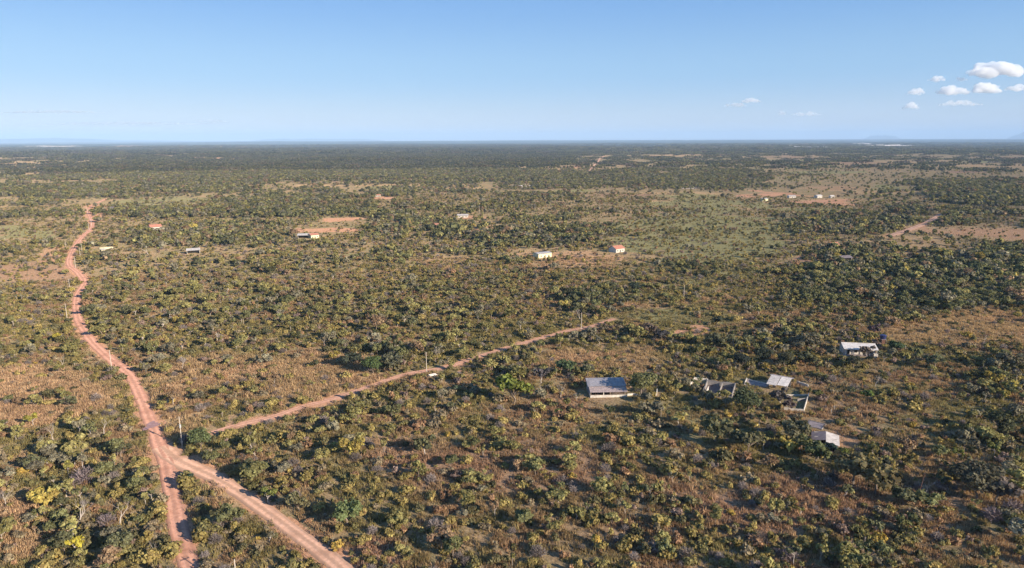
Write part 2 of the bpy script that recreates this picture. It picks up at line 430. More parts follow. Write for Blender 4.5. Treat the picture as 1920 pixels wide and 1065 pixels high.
def build_road(name, key, material, lift):
    L, w = LINES[key]
    n = len(L)
    T = np.gradient(L, axis=0); T /= np.linalg.norm(T, axis=1)[:, None] + 1e-9
    Nn = np.stack([T[:, 1], -T[:, 0]], 1)
    s = np.arange(n) * 1.6
    K = 11
    verts = []; ac = []
    wl = w * (1 + 0.4 * (fbm(s, s * 0, 14, 91, 3) - 0.5)); wr = w * (1 + 0.4 * (fbm(s, s * 0 + 99, 14, 93, 3) - 0.5))
    if key == 'branch': wl[:26] *= np.linspace(1.6, 1, 26)[:len(wl[:26])]; wr[:26] *= np.linspace(1.6, 1, 26)[:len(wr[:26])]
    for k in range(K):
        f = -1 + 2 * k / (K - 1)
        half = np.where(f < 0, wl, wr) / 2
        P = L + Nn * (f * half)[:, None]
        z = hgt(P[:, 0], P[:, 1]) + lift
        prof = -0.10 * math.exp(-((abs(f) - 0.42) / 0.16) ** 2) - (lift + 0.06 if abs(f) > 0.9 else 0)
        verts.append(np.stack([P[:, 0], P[:, 1], z + prof], 1)); ac.append(np.full(n, f))
    V = np.stack(verts, 1).reshape(-1, 3); AC = np.stack(ac, 1).ravel()
    F = []
    for i in range(n - 1):
        for k in range(K - 1):
            a = i * K + k
            F.append((a, a + 1, a + K + 1, a + K))
    me = bpy.data.meshes.new(name); me.from_pydata(V.tolist(), [], F)
    t = me.attributes.new('across', 'FLOAT', 'POINT'); t.data.foreach_set('value', AC.astype('f'))
    me.polygons.foreach_set('use_smooth', np.ones(len(F), bool))
    me.materials.append(material); me.update()
    o = bpy.data.objects.new(name, me); col.objects.link(o); o['kind'] = 'structure'
build_road('dirt_road', 'main', M_ROAD, 0.20)
build_road('dirt_road', 'branch', M_BRANCH, 0.215)
build_road('dirt_track', 'track', M_TRACK, 0.16)
build_road('dirt_road', 'far', M_BRANCH, 0.5)
build_road('dirt_road', 'horizon', M_BRANCH, 1.5)
build_road('dirt_road', 'horizon2', M_BRANCH, 1.5)

def damp_patch(px, py, rx, ry, name):
    c = at(px, py); n = 28; V = [(c.x, c.y, float(hgt(c.x, c.y)) + .26)]
    for i in range(n):
        a = 2 * math.pi * i / n; k = 1 + .28 * math.sin(3 * a + 1) + .12 * math.sin(7 * a)
        x, y = c.x + rx * k * math.cos(a), c.y + ry * k * math.sin(a)
        V.append((x, y, float(hgt(x, y)) + .26))
    me = bpy.data.meshes.new(name); me.from_pydata(V, [], [(0, 1 + i, 1 + (i + 1) % n) for i in range(n)])
    me.materials.append(M_MUD); o = bpy.data.objects.new(name, me); col.objects.link(o); o['kind'] = 'structure'
M_MUD = simple('damp_mud', (0.42, 0.235, 0.195), 0.5, 0.15, .8, spec=.3)
damp_patch(284, 799, 2.1, 3.4, 'damp_mud')
damp_patch(276, 716, 1.6, 2.2, 'damp_mud')

# ------------------------------------------------------------------ object helpers
def tag(o, label, cat, group=None, kind=None):
    if label: o['label'] = label
    if cat: o['category'] = cat
    if group: o['group'] = group
    if kind: o['kind'] = kind
    return o

def empty(name, loc, rz=0.0, sc=1.0):
    o = bpy.data.objects.new(name, None); col.objects.link(o)
    o.empty_display_size = 0.5
    o.location = loc; o.rotation_euler = (0, 0, rz); o.scale = (sc, sc, sc)
    return o

class MB:
    def __init__(s): s.v = []; s.f = []
    def box(s, x0, x1, y0, y1, z0, z1):
        b = len(s.v)
        s.v += [(x0, y0, z0), (x1, y0, z0), (x1, y1, z0), (x0, y1, z0), (x0, y0, z1), (x1, y0, z1), (x1, y1, z1), (x0, y1, z1)]
        s.f += [tuple(b + i for i in q) for q in ((3, 2, 1, 0), (4, 5, 6, 7), (0, 1, 5, 4), (1, 2, 6, 5), (2, 3, 7, 6), (3, 0, 4, 7))]
        return s
    def prism(s, prof, y0, y1, axis='y'):
        """closed profile (a, z) swept between y0 and y1"""
        b = len(s.v); n = len(prof)
        for yy in (y0, y1):
            for a, z in prof: s.v.append((a, yy, z) if axis == 'y' else (yy, a, z))
        s.f.append(tuple(b + i for i in range(n))); s.f.append(tuple(b + n + i for i in reversed(range(n))))
        for i in range(n):
            j = (i + 1) % n
            s.f.append((b + i, b + n + i, b + n + j, b + j))
        return s
    def tube(s, p0, p1, r0, r1, n=8):
        p0 = Vector(p0); p1 = Vector(p1); d = (p1 - p0).normalized()
        u = d.cross(Vector((0, 0, 1)) if abs(d.z) < .9 else Vector((1, 0, 0))).normalized(); w = d.cross(u)
        b = len(s.v)
        for p, r in ((p0, r0), (p1, r1)):
            for i in range(n):
                a = 2 * math.pi * i / n
                s.v.append(tuple(p + (u * math.cos(a) + w * math.sin(a)) * r))
        for i in range(n):
            j = (i + 1) % n
            s.f.append((b + i, b + j, b + n + j, b + n + i))
        s.f.append(tuple(b + i for i in reversed(range(n)))); s.f.append(tuple(b + n + i for i in range(n)))
        return s
    def sheet(s, p00, p10, p11, p01, nu, amp, thick=0.03):
        """corrugated roofing sheet: ribs run from the p0x edge to the p1x edge"""
        p = [Vector(q) for q in (p00, p10, p11, p01)]
        nrm = (p[1] - p[0]).cross(p[3] - p[0]).normalized()
        if nrm.z < 0: nrm = -nrm
        b = len(s.v); n = nu * 2 + 1
        for off in (0, -thick):
            for i in range(n):
                t = i / (n - 1); a = amp if i % 2 else -amp
                for e0, e1 in ((p[0], p[1]), (p[3], p[2])):
                    s.v.append(tuple(e0.lerp(e1, t) + nrm * (a + off)))
        m = n * 2
        for i in range(n - 1):
            a = b + i * 2
            s.f.append((a, a + 2, a + 3, a + 1)); s.f.append((a + m, a + m + 1, a + m + 3, a + m + 2))
            s.f.append((a, a + m, a + m + 2, a + 2)); s.f.append((a + 1, a + 3, a + m + 3, a + m + 1))
        s.f.append((b, b + 1, b + m + 1, b + m)); e = b + (n - 1) * 2
        s.f.append((e, e + m, e + m + 1, e + 1))
        return s
    def mesh(s, name, material):
        me = bpy.data.meshes.new(name); me.from_pydata(s.v, [], s.f)
        import bmesh
        bm = bmesh.new(); bm.from_mesh(me); bmesh.ops.recalc_face_normals(bm, faces=bm.faces); bm.to_mesh(me); bm.free()
        me.materials.append(material); return me
    def build(s, name, material, parent=None, label=None):
        o = bpy.data.objects.new(name, s.mesh(name, material)); col.objects.link(o)
        if parent: o.parent = parent
        if label: o['label'] = label
        return o

W_WHITE = simple('limewash', (0.52, 0.47, 0.41), 0.9, 0.28, 0.9)
W_CREAM = simple('cream_paint', (0.72, 0.64, 0.42), 0.9, 0.12, 0.8)
W_GREY = simple('grey_render', (0.25, 0.225, 0.21), 0.9, 0.3, 0.9)
W_BRICK = simple('raw_block', (0.40, 0.22, 0.15), 0.9, 0.25, 1.2)
R_GREY = simple('weathered_fibre_sheet', (0.31, 0.29, 0.30), 0.75, 0.22, 0.7, stretch=(1, .35, 1))
R_LIGHT = simple('pale_fibre_sheet', (0.46, 0.42, 0.39), 0.8, 0.24, 0.7)
R_WHITE = simple('white_sheet', (0.60, 0.55, 0.51), 0.7, 0.20, 0.6)
R_DARK = simple('dark_fibre_sheet', (0.20, 0.165, 0.17), 0.8, 0.2, 0.9)
R_TILE = simple('clay_tile', (0.48, 0.21, 0.14), 0.85, 0.25, 2.0)
R_OLDTILE = simple('old_tile', (0.42, 0.33, 0.30), 0.85, 0.45, 2.6)
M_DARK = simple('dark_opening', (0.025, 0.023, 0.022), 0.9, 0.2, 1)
M_WOOD = simple('grey_timber', (0.20, 0.15, 0.11), 0.9, 0.3, 3)
M_CONC = simple('pole_concrete', (0.50, 0.43, 0.36), 0.9, 0.12, 2)
M_SLAB = simple('old_concrete', (0.25, 0.205, 0.20), 0.9, 0.3, .6)
M_BLUE = simple('blue_plastic', (0.025, 0.03, 0.10), 0.45, 0.15, 1, spec=.4)
M_METAL = simple('galvanised', (0.4, 0.4, 0.4), 0.5, 0.2, 2, spec=.5)
M_CER = simple('ceramic', (0.30, 0.14, 0.08), 0.4, 0.1, 2)
M_FLOOR = simple('cement_floor', (0.17, 0.125, 0.11), 0.9, 0.2, .8)  # cement tone darkened evenly to stand for the shade inside the ruin's walls
M_RUST = simple('rust_wood', (0.12, 0.062, 0.045), 0.9, 0.25, 3)

FOOT = []          # (x, y, radius): where no vegetation grows
LAND = []          # (name, x, y) landmarks for labels

def place(px, py, clear=0.0, mark=None):
    p = at(px, py)
    if clear: FOOT.append((p.x, p.y, clear))
    if mark: LAND.append((mark, p.x, p.y))
    return p

# ------------------------------------------------------------------ buildings
def barn():
    p = place(1141, 745, 0, 'the long grey barn')
    q = at(1141, 728)
    FOOT.append((p.x, p.y + 4, 9.5)); FOOT.append((p.x - 4, p.y + 3, 7)); FOOT.append((p.x + 4, p.y + 3, 7)); FOOT.append((p.x, p.y - 6, 5))
    g = empty('barn', p, R(3))
    tag(g, 'long open-fronted barn under a weathered grey sheet roof with a low white front wall', 'barn')
    W = 6.9
    w = MB()
    w.box(-W, W, 8.8, 9.0, 0, 4.1)                                     # back wall
    w.prism([(3.0, 0), (8.8, 0), (8.8, 4.1), (3.0, 3.2)], -W, -W + .2, 'x').prism([(3.0, 0), (8.8, 0), (8.8, 4.1), (3.0, 3.2)], W - .2, W, 'x')
    w.build('wall', W_GREY, g)
    MB().box(-W, W, -0.1, 0.1, 0, 0.95).box(-W, -W + .2, 0.1, 3.0, 0, .95).build('low_wall', W_WHITE, g, 'low whitewashed front wall')
    MB().box(-W + .2, W - .2, 0.1, 8.8, 0.02, 0.12).build('floor', M_FLOOR, g)
    for x in (-6.7, -1.9, .6, 3.1, 6.5): MB().box(x - .13, x + .13, -.13, .13, .95, 2.35).build('post', W_WHITE if x < -1 and x > -3 else M_WOOD, g)
    for x in (-4.5, 0, 4.5): MB().box(x - .1, x + .1, 2.9, 3.1, .12, 3.15).build('post', M_WOOD, g)
    m = MB()
    for z in (1.2, 1.55, 1.9): m.box(.7, 6.5, -.03, .03, z, z + .09)
    m.build('rail', M_WOOD, g)
    MB().sheet((-W - .5, 9.4, 4.45), (W + .5, 9.4, 4.45), (W + .5, 2.9, 3.35), (-W - .5, 2.9, 3.35), 42, .04).build('roof', R_GREY, g)
    MB().sheet((-W - .2, 3.1, 3.2), (W + .2, 3.1, 3.2), (W + .2, -.5, 2.25), (-W - .2, -.5, 2.25), 36, .06).build('veranda_roof', R_OLDTILE, g, 'patchy older veranda roof')
    MB().box(-2.3, -1.0, 8.74, 8.8, .1, 2.3).build('door', M_DARK, g)
barn()

def wall_run(name, pts, h, th, material, label, cat='wall', group=None):
    """a freestanding masonry wall along pixels"""
    P = [at(*q) for q in pts]
    c = P[0].copy()
    m = MB()
    V = []
    for a, b in zip(P[:-1], P[1:]):
        d = (b - a); d.z = 0; n = Vector((-d.y, d.x, 0)).normalized() * th / 2
        L = d.length; k = max(2, int(L / 1.1))
        for i in range(k):
            s0 = a.lerp(b, i / k) - c; s1 = a.lerp(b, (i + 1) / k) - c
            hh = h * (1 + .05 * math.sin(i * 2.1 + L))
            z0 = -0.3
            bb = len(m.v)
            for q, w in ((s0, -1), (s1, -1), (s1, 1), (s0, 1)): m.v.append((q.x + n.x * w, q.y + n.y * w, q.z + z0))
            for q, w in ((s0, -1), (s1, -1), (s1, 1), (s0, 1)): m.v.append((q.x + n.x * w, q.y + n.y * w, q.z + hh))
            m.f += [tuple(bb + t for t in f) for f in ((3, 2, 1, 0), (4, 5, 6, 7), (0, 1, 5, 4), (1, 2, 6, 5), (2, 3, 7, 6), (3, 0, 4, 7))]
    for q in P: FOOT.append((q.x, q.y, 2.0))
    o = m.build(name, material); o.location = c
    tag(o, label, cat, group); return o
wall_run('low_wall', [(1176, 742), (1186, 741), (1198, 743)], .8, .3, W_WHITE, 'low pale wall stub running right from the grey barn')
wall_run('low_wall', [(1209, 744), (1231, 741), (1232, 734)], 1.1, .3, W_WHITE, 'short broken white wall right of the round tree beside the barn')

# roofless compound
def pen(name, corners, hs, material, label, floor_mat, mark, parts=()):
    P = [at(*q) for q in corners]
    c = sum(P, Vector()) / len(P)
    g = empty(name, c); tag(g, label, 'ruin' if 'ruin' in name else 'enclosure')
    m = MB(); n = len(P)
    for i in range(n):
        a = P[i] - c; b = P[(i + 1) % n] - c
        h = hs[i]
        if h <= 0: continue
        d = b - a; d.z = 0; nn = Vector((-d.y, d.x, 0)).normalized() * .12
        k = max(2, int(d.length / 1.5))
        for j in range(k):
            s0 = a.lerp(b, j / k); s1 = a.lerp(b, (j + 1) / k)
            hh = h * (1 + .06 * math.sin(j * 1.7 + i))
            bb = len(m.v)
            for z in (-.3, hh):
                for q, w in ((s0, -1), (s1, -1), (s1, 1), (s0, 1)): m.v.append((q.x + nn.x * w, q.y + nn.y * w, q.z + z))
            m.f += [tuple(bb + t for t in f) for f in ((3, 2, 1, 0), (4, 5, 6, 7), (0, 1, 5, 4), (1, 2, 6, 5), (2, 3, 7, 6), (3, 0, 4, 7))]
    m.build('wall', material, g)
    if floor_mat:
        f = MB(); bb = len(f.v)
        for z in (.02, .22):
            for q in P: f.v.append(tuple((q - c) + Vector((0, 0, z)) - (q - c).normalized() * .3))
        f.f += [tuple(range(n - 1, -1, -1)), tuple(range(n, 2 * n))] + [(i, (i + 1) % n, n + (i + 1) % n, n + i) for i in range(n)]
        f.build('floor', floor_mat, g)
    rad = max((q - c).length for q in P)
    for t in np.linspace(0, 1, 4):
        for i in range(n):
            q = P[i].lerp(P[(i + 1) % n], float(t)); FOOT.append((q.x, q.y, 1.6))
            q = q.lerp(c, .5); FOOT.append((q.x, q.y, rad * .35))
    LAND.append((mark, c.x, c.y))
    return g, c, P

pen('roofless_pen', [(1294, 723), (1302, 712), (1327, 714), (1322, 727)], [1.0, 1.0, .8, 0], W_WHITE, 'low white-rimmed walled yard left of the roofless ruin', None, 'the white-rimmed yard')
g, c, P = pen('roofless_ruin', [(1318, 741), (1326, 722), (1378, 728), (1372, 748)], [2.0, 2.1, 2.0, .9], W_GREY, 'roofless grey ruin with dark rooms behind the big round tree', M_FLOOR, 'the roofless ruin')
def inner(g, c, a, b, h, material=W_GREY, th=.18, name='partition'):
    a = at(*a) - c; b = at(*b) - c
    d = b - a; d.z = 0; nn = Vector((-d.y, d.x, 0)).normalized() * th / 2
    m = MB()
    for z in (0, h):
        for q, w in ((a, -1), (b, -1), (b, 1), (a, 1)): m.v.append((q.x + nn.x * w, q.y + nn.y * w, q.z + z))
    m.f += [(3, 2, 1, 0), (4, 5, 6, 7), (0, 1, 5, 4), (1, 2, 6, 5), (2, 3, 7, 6), (3, 0, 4, 7)]
    m.build(name, material, g)
inner(g, c, (1324, 742), (1328, 734), 2.2, W_WHITE)
inner(g, c, (1347, 745), (1354, 726), 1.9)
inner(g, c, (1332, 743), (1332.6, 742), 2.0, W_WHITE, name='doorpost'); inner(g, c, (1350, 745.5), (1350.7, 744.5), 2.0, W_WHITE, name='doorpost')

g, c, P = pen('walled_yard', [(1470, 768), (1474, 742), (1516, 742), (1507, 772)], [0, .5, 1.1, .9], W_WHITE, 'walled farm yard with a sunlit white right-hand wall', None, 'the walled yard')
inner(g, c, (1495, 752), (1512, 751), 1.0, W_GREY)
inner(g, c, (1480, 769.5), (1481, 769), 1.9, M_WOOD, name='gatepost')
wall_run('low_wall', [(1494, 720), (1503, 723), (1515, 727)], 1.3, .35, W_WHITE, 'crooked white wall right of the shed with a dark lean-to roof')
pen('concrete_yard', [(1396, 722), (1400, 712), (1442, 722), (1440, 727)], [.9, .5, 0, 0], W_WHITE, 'pale concrete yard with a low rim left of the small farm shed', M_SLAB, 'the concrete yard')

def shed():
    p = place(1459, 728, 8, 'the small farm shed')
    FOOT.append((p.x + 2, p.y + 6, 6))
    g = empty('farm_shed', p, R(-34))
    tag(g, 'small farm shed with tilted pale sheet roof and a dark far slope', 'shed')
    MB().box(-3.8, 3.8, 3.6, 3.8, 0, 2.9).box(-3.8, -3.6, .8, 3.6, 0, 2.5).build('wall', W_GREY, g)
    for x in (-3.6, 0, 3.6): MB().tube((x, -2.7, 0), (x, -2.7, 2.25), .09, .07).build('post', M_WOOD, g)
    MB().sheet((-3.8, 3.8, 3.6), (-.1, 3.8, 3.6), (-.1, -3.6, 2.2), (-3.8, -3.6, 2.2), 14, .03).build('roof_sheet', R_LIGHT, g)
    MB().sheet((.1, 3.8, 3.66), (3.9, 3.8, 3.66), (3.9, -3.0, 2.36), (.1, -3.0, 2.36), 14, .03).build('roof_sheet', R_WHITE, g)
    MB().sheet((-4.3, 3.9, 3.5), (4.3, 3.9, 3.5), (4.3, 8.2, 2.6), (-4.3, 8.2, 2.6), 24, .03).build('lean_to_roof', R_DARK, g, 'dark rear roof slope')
    MB().tube((-4.3, 3.85, 3.62), (4.3, 3.85, 3.62), .12, .12, 6).build('ridge_cap', R_WHITE, g)
    for x in (-3.9, 3.9): MB().tube((x, 7.9, 0), (x, 7.9, 2.5), .09, .07).build('post', M_WOOD, g)
    MB().box(-2, -.8, -.4, .6, .02, .9).build('trough', M_WOOD, g)
shed()

def white_house():
    p = place(1614, 668, 0, 'the white-roofed house')
    for dx, dy, r in ((0, 3, 8), (-5, 4, 7), (5, 3, 7), (-12, 5, 5), (-4, -4, 5)): FOOT.append((p.x + dx, p.y + dy, r))
    g = empty('white_roofed_house', p, R(-9))
    tag(g, 'white house with a long pale pitched roof and a shaded front porch', 'house')
    W = 6.6
    MB().box(-W, W, 2.3, 2.5, 0, 3.1).box(-W, W, 8.0, 8.2, 0, 3.1).prism([(2.5, 0), (8.0, 0), (8.0, 3.1), (5.2, 4.3), (2.5, 3.2)], -W, -W + .2, 'x').prism([(2.5, 0), (8.0, 0), (8.0, 3.1), (5.2, 4.3), (2.5, 3.2)], W - .2, W, 'x').build('wall', W_WHITE, g)
    n = 9
    for s in (0,):
        MB().sheet((-W - .6, 5.2, 4.55), (W + .7, 5.2, 4.55), (W + .7, .2, 3.0), (-W - .6, .2, 3.0), 40, .03).build('roof', R_WHITE, g)
        MB().sheet((-W - .6, 5.2, 4.55), (W + .7, 5.2, 4.55), (W + .7, 8.8, 3.0), (-W - .6, 8.8, 3.0), 40, .03).build('rear_roof', R_WHITE, g)
    MB().tube((-W - .6, 5.2, 4.62), (W + .7, 5.2, 4.62), .14, .14, 6).build('ridge_cap', R_LIGHT, g)
    for x in (-6.4, -3, .5, 3.6, 6.6): MB().box(x - .11, x + .11, .3, .52, 0, 2.95).build('pillar', W_WHITE, g)
    for x in (-4.6, 2.1):
        d = MB().box(x - .5, x + .5, 2.22, 2.3, .1, 2.2).build('door', M_DARK, g)
    for x in (-1.6, 4.9):
        f = MB().box(x - .7, x + .7, 2.24, 2.3, 1, 2.1).build('window', M_DARK, g); MB().box(x - .8, x + .8, 2.15, 2.24, .9, 1).build('sill', W_WHITE, f)
    MB().box(-W - .2, W + .2, 0, 2.25, 0.0, .12).build('porch_floor', M_SLAB, g)
    MB().box(-W + 11.6, -W + 13.2, -1.2, .1, 0, 1.6).build('side_wall', W_WHITE, g)
    for a, b in (((1556, 656), (1585, 661)), ((1576, 666), (1600, 671))): pass
    return p
white_house()
wall_run('low_wall', [(1553, 643), (1575, 646), (1586, 647)], .5, .4, W_GREY, 'thin grey kerb wall running left from the white-roofed house')
wall_run('low_wall', [(1580, 666), (1598, 669)], .5, .4, W_GREY, 'short grey kerb in the shade in front of the white-roofed house')

def tank():
    p = place(1654, 647, 2.5, 'the dark blue water tank')
    g = empty('water_tank', p); tag(g, 'dark blue water tank on a reddish brick tower behind the white-roofed house', 'water tank')
    MB().box(-.8, .8, -.8, .8, -.2, 2.9).build('tower', M_RUST, g)
    MB().box(-1.05, 1.05, -1.05, 1.05, 2.9, 3.1).build('platform', M_SLAB, g)
    MB().tube((0, 0, 3.1), (0, 0, 4.8), 1.15, 1.5, 20).build('tank', M_BLUE, g)
    MB().tube((0, 0, 4.8), (0, 0, 5.1), 1.58, .9, 20).build('lid', M_BLUE, g)
    MB().tube((1.2, -.9, 0), (1.2, -.9, 3.4), .05, .05, 6).build('pipe', W_WHITE, g)
tank()

def front_house():
    p = place(1547, 845, 0, 'the two-tone roofed house')
    for dx, dy, r in ((-1, 3, 6), (1, 5, 5), (-3, 7, 4), (5, 5, 6), (8, 8, 5), (-4, 13, 4), (3, 0, 3)): FOOT.append((p.x + dx, p.y + dy, r))
    g = empty('small_house', p, R(-24)); tag(g, 'small house with half dark, half pale corrugated roof and sunlit white side wall', 'house')
    # front gable faces the viewer, right flank in the sun
    MB().box(3.2, 3.4, 0, 7.0, 0, 2.5).box(-3.4, 3.4, 7.0, 7.2, 0, 2.9).box(-3.4, -3.2, 3.2, 7.0, 0, 2.6).box(-3.2, 3.2, 3.2, 3.38, 0, 2.9).build('wall', W_WHITE, g)
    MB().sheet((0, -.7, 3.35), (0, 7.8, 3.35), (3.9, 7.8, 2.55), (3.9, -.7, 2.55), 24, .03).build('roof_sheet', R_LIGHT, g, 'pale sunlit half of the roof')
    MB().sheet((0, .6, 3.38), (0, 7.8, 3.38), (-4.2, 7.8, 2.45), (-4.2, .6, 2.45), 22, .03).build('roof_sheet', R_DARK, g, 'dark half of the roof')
    MB().box(3.15, 3.45, -.15, .15, 0, 2.5).build('pillar', W_WHITE, g); MB().box(-3.5, -3.2, .0, .3, 0, 2.4).build('pillar', W_CREAM, g)
    MB().box(-1.2, -.2, 3.1, 3.2, 0, 2.1).build('door', M_DARK, g)
    f = MB().box(1.0, 2.2, 3.1, 3.2, .9, 2).build('window', M_DARK, g); MB().box(.9, 2.3, 3.0, 3.1, .8, .9).build('sill', W_WHITE, f)
    MB().box(-3.4, 3.4, -.2, 3.2, 0, .1).build('porch_floor', M_FLOOR, g)
front_house()
pen('threshing_floor', [(1514, 800), (1516, 789), (1549, 797), (1540, 806)], [.15, .35, .35, 0], W_GREY, 'bare grey concrete slab with a low kerb behind the two-tone roofed house', M_SLAB, 'the grey concrete slab')

def gable_house(name, px, py, w, d, h, rot, wallm, roofm, label, mark=None, open_front=False, rise=1.2, cat='house', clear=None):
    p = place(px, py, clear or max(w, d) * .75, mark)
    FOOT.append((p.x, p.y - max(w, d) * .6, max(w, d) * .45))
    g = empty(name, p, R(rot)); tag(g, label, cat)
    x, y = w / 2, d
    b = MB().box(-x, x, y - .2, y, 0, h)
    for sx in (-x, x - .2): b.prism([(0.2, 0), (y - .2, 0), (y - .2, h), (y / 2, h + rise * .93), (0.2, h)], sx, sx + .2, 'x')
    if open_front: b.box(-x, -x + .3, 0, .2, 0, h).box(x - .3, x, 0, .2, 0, h)
    else: b.box(-x, x, 0, .2, 0, h)
    b.build('wall', wallm, g)
    MB().sheet((-x - .5, y / 2, h + rise + .1), (x + .5, y / 2, h + rise + .1), (x + .5, -.8, h - .15), (-x - .5, -.8, h - .15), int(w * 2.2), .04).build('roof', roofm, g)
    MB().sheet((-x - .5, y / 2, h + rise + .1), (x + .5, y / 2, h + rise + .1), (x + .5, y + .8, h - .15), (-x - .5, y + .8, h - .15), int(w * 2.2), .04).build('rear_roof', roofm, g)
    if not open_front:
        MB().box(-.5, .5, -.05, .0, 0, 2.1).build('door', M_DARK, g)
        for sx in (-x * .6, x * .6):
            f = MB().box(sx - .55, sx + .55, -.05, 0, 1, 2).build('window', M_DARK, g)
            MB().box(sx - .65, sx + .65, -.12, -.05, .9, 1).build('sill', wallm, f)
    return g
gable_house('farmhouse', 293, 431, 11, 9, 3.4, 38, W_WHITE, R_TILE, 'white farmhouse with orange clay roof right of the far bend in the road', 'the orange-roofed white house', rise=2.2)
gable_house('open_shed', 363, 476, 10, 7, 3.2, 25, W_WHITE, R_LIGHT, 'white open shed with dark interior among the trees on the left', 'the white open shed', open_front=True, cat='shed')
gable_house('farmhouse', 569, 447, 11, 8, 3.2, 5, W_GREY, R_LIGHT, 'grey low house with pale roof left of the small brick house', 'the grey house by the red clearing', open_front=True)
gable_house('brick_house', 591, 447, 8, 8, 3.6, 40, W_CREAM, R_TILE, 'small brick house with clay roof beside the low grey house', None)
gable_house('farmhouse', 817, 428, 9, 8, 3.6, 20, W_CREAM, R_TILE, 'tiny orange-roofed house in the middle distance right of the pole', 'the tiny orange-roofed house')
g = gable_house('cream_house', 1022, 483, 13, 8, 3.6, 32, W_CREAM, R_LIGHT, 'cream house with a bright sunlit end wall in tan grass', 'the cream house', rise=.5)
gable_house('farmhouse', 1163, 473, 10, 9, 3.4, 35, W_WHITE, R_TILE, 'orange-roofed white house at the right end of the tan clearing', 'the orange-roofed house in the clearing', rise=2.0)
gable_house('farmhouse', 1566, 466, 7, 6, 3.0, 10, W_WHITE, R_TILE, 'red-roofed farmhouse half hidden behind dark trees on the right', 'the red-roofed farmhouse', rise=2.2, clear=4)
gable_house('farm_outbuilding', 1588, 490, 9, 6, 3.0, 15, W_WHITE, R_DARK, 'dark-roofed outbuilding under trees below the red-roofed farmhouse', None, open_front=True, cat='shed')
gable_house('farmhouse', 1537, 371, 11, 7, 3.6, 25, W_WHITE, R_WHITE, 'large white far-off farmhouse on the pale clearing at right', None, cat='house')
gable_house('farm_outbuilding', 1561, 371, 7, 5, 3.0, 15, W_WHITE, R_WHITE, 'small white far-off outbuilding right of the large white farmhouse', None, cat='shed')
gable_house('farm_outbuilding', 1435, 377, 10, 7, 3.4, 20, W_CREAM, R_LIGHT, 'pale hut at the left end of the far clearing', None, cat='hut')
gable_house('farm_outbuilding', 1486, 371, 12, 7, 3.0, 10, W_WHITE, R_LIGHT, 'low pale hut in the middle of the far clearing', None, cat='hut')
gable_house('farm_outbuilding', 643, 368, 6, 5, 3.2, 25, W_WHITE, R_WHITE, 'tiny far-off white hut left of the narrow red clearing', None, cat='hut')
gable_house('farm_outbuilding', 709, 369, 9, 6, 3.0, 10, W_WHITE, R_TILE, 'tiny far-off hut at the edge of the narrow red clearing', None, cat='hut')
gable_house('farm_outbuilding', 868, 408, 13, 7, 2.8, 8, W_WHITE, R_LIGHT, 'low pale roof among trees right of the tiny orange-roofed house', None, cat='hut')
gable_house('farm_outbuilding', 977, 351, 11, 6, 2.6, 8, W_WHITE, R_WHITE, 'far-off pale hut beyond the dark woods in the middle', None, cat='hut')
gable_house('farm_outbuilding', 342, 293, 26, 12, 5.0, 8, W_WHITE, R_WHITE, 'white building far off on the left before the orange fields', None, cat='building')
wall_run('low_wall', [(187, 467), (196, 467), (212, 466)], 1.6, .4, W_CREAM, 'cream wall with a small pillar right of the bending red road')
gable_house('hut', 194.5, 474, 3.2, 3, 3.0, 30, W_CREAM, R_LIGHT, 'small cream hut right of the bending red road', 'the small cream hut', rise=.4, cat='hut', clear=3)
gable_house('farm_outbuilding', 211, 393, 9, 6, 2.6, 5, W_GREY, R_DARK, 'dark low shed right of the road crest', None, cat='shed', open_front=True)

# ------------------------------------------------------------------ poles, cart, posts
def make_pole(px, py, h, label, mark=None, rz=0, far=False):
    p = place(px, py, 1.5, mark)
    g = empty('utility_pole', p, rz); tag(g, label, 'utility pole', 'power line poles')
    r = .16 if not far else .2
    MB().tube((0, 0, -.4), (0, 0, h), r, r * .62, 10).build('pole', M_CONC, g)
    MB().box(-.9, .9, -.06, .06, h - .55, h - .42).build('crossarm', M_WOOD, g)
    for x in (-.8, 0, .8): MB().tube((x, 0, h - .42), (x, 0, h - .2), .06, .04, 6).build('insulator', M_CER, g)
    return g
g = make_pole(342, 839, 10.5, 'tall concrete power pole beside the road fork casting a long shadow', 'the power pole at the road fork', 0.5)
MB().tube((0, -.42, 6.9), (0, -.42, 7.9), .3, .3, 12).build('transformer', M_METAL, g)
MB().box(-.3, .3, -.35, -.18, 1.6, 2.3).build('meter_box', W_WHITE, g)
make_pole(209, 688, 7.6, 'concrete power pole on the left edge of the red road below its shaded stretch', 'the power pole left of the road', .5)
make_pole(126, 598, 8.6, 'leaning pale power pole left of the road beside the shaded stretch', 'the power pole by the shaded road', .4)
make_pole(132, 550, 9.4, 'power pole left of the road just below the hairpin', 'the power pole below the hairpin', .3)
make_pole(142, 503, 9.0, 'power pole standing in the red road edge at the hairpin', 'the power pole at the hairpin', .3)
make_pole(150.5, 480, 7.5, 'lower of two close power poles right of the road above the hairpin', None, .3)
make_pole(154, 473, 10.5, 'upper of two close power poles right of the road above the hairpin', None, .3)
make_pole(124, 467, 8.0, 'pale power pole left of the road on the brown bare ground', None, .3)
make_pole(167, 432, 8.0, 'distant power pole beside the upper road bend', None, .3, True)
make_pole(172, 424, 8.0, 'distant power pole just above the upper road bend', None, .3, True)
make_pole(164, 400, 9.0, 'farthest power pole at the crest of the red road', None, .3, True)
make_pole(800, 700, 9.2, 'power pole beside the side track next to the white cart', 'the power pole by the white cart', 1.0)
make_pole(1090, 618, 9.0, 'power pole on the side track left of the lone pasture pole', 'the power pole halfway up the side track', 1.0)
make_pole(1282, 562, 9.2, 'lone power pole on the bright green pasture', 'the power pole on the pasture', 1.0)
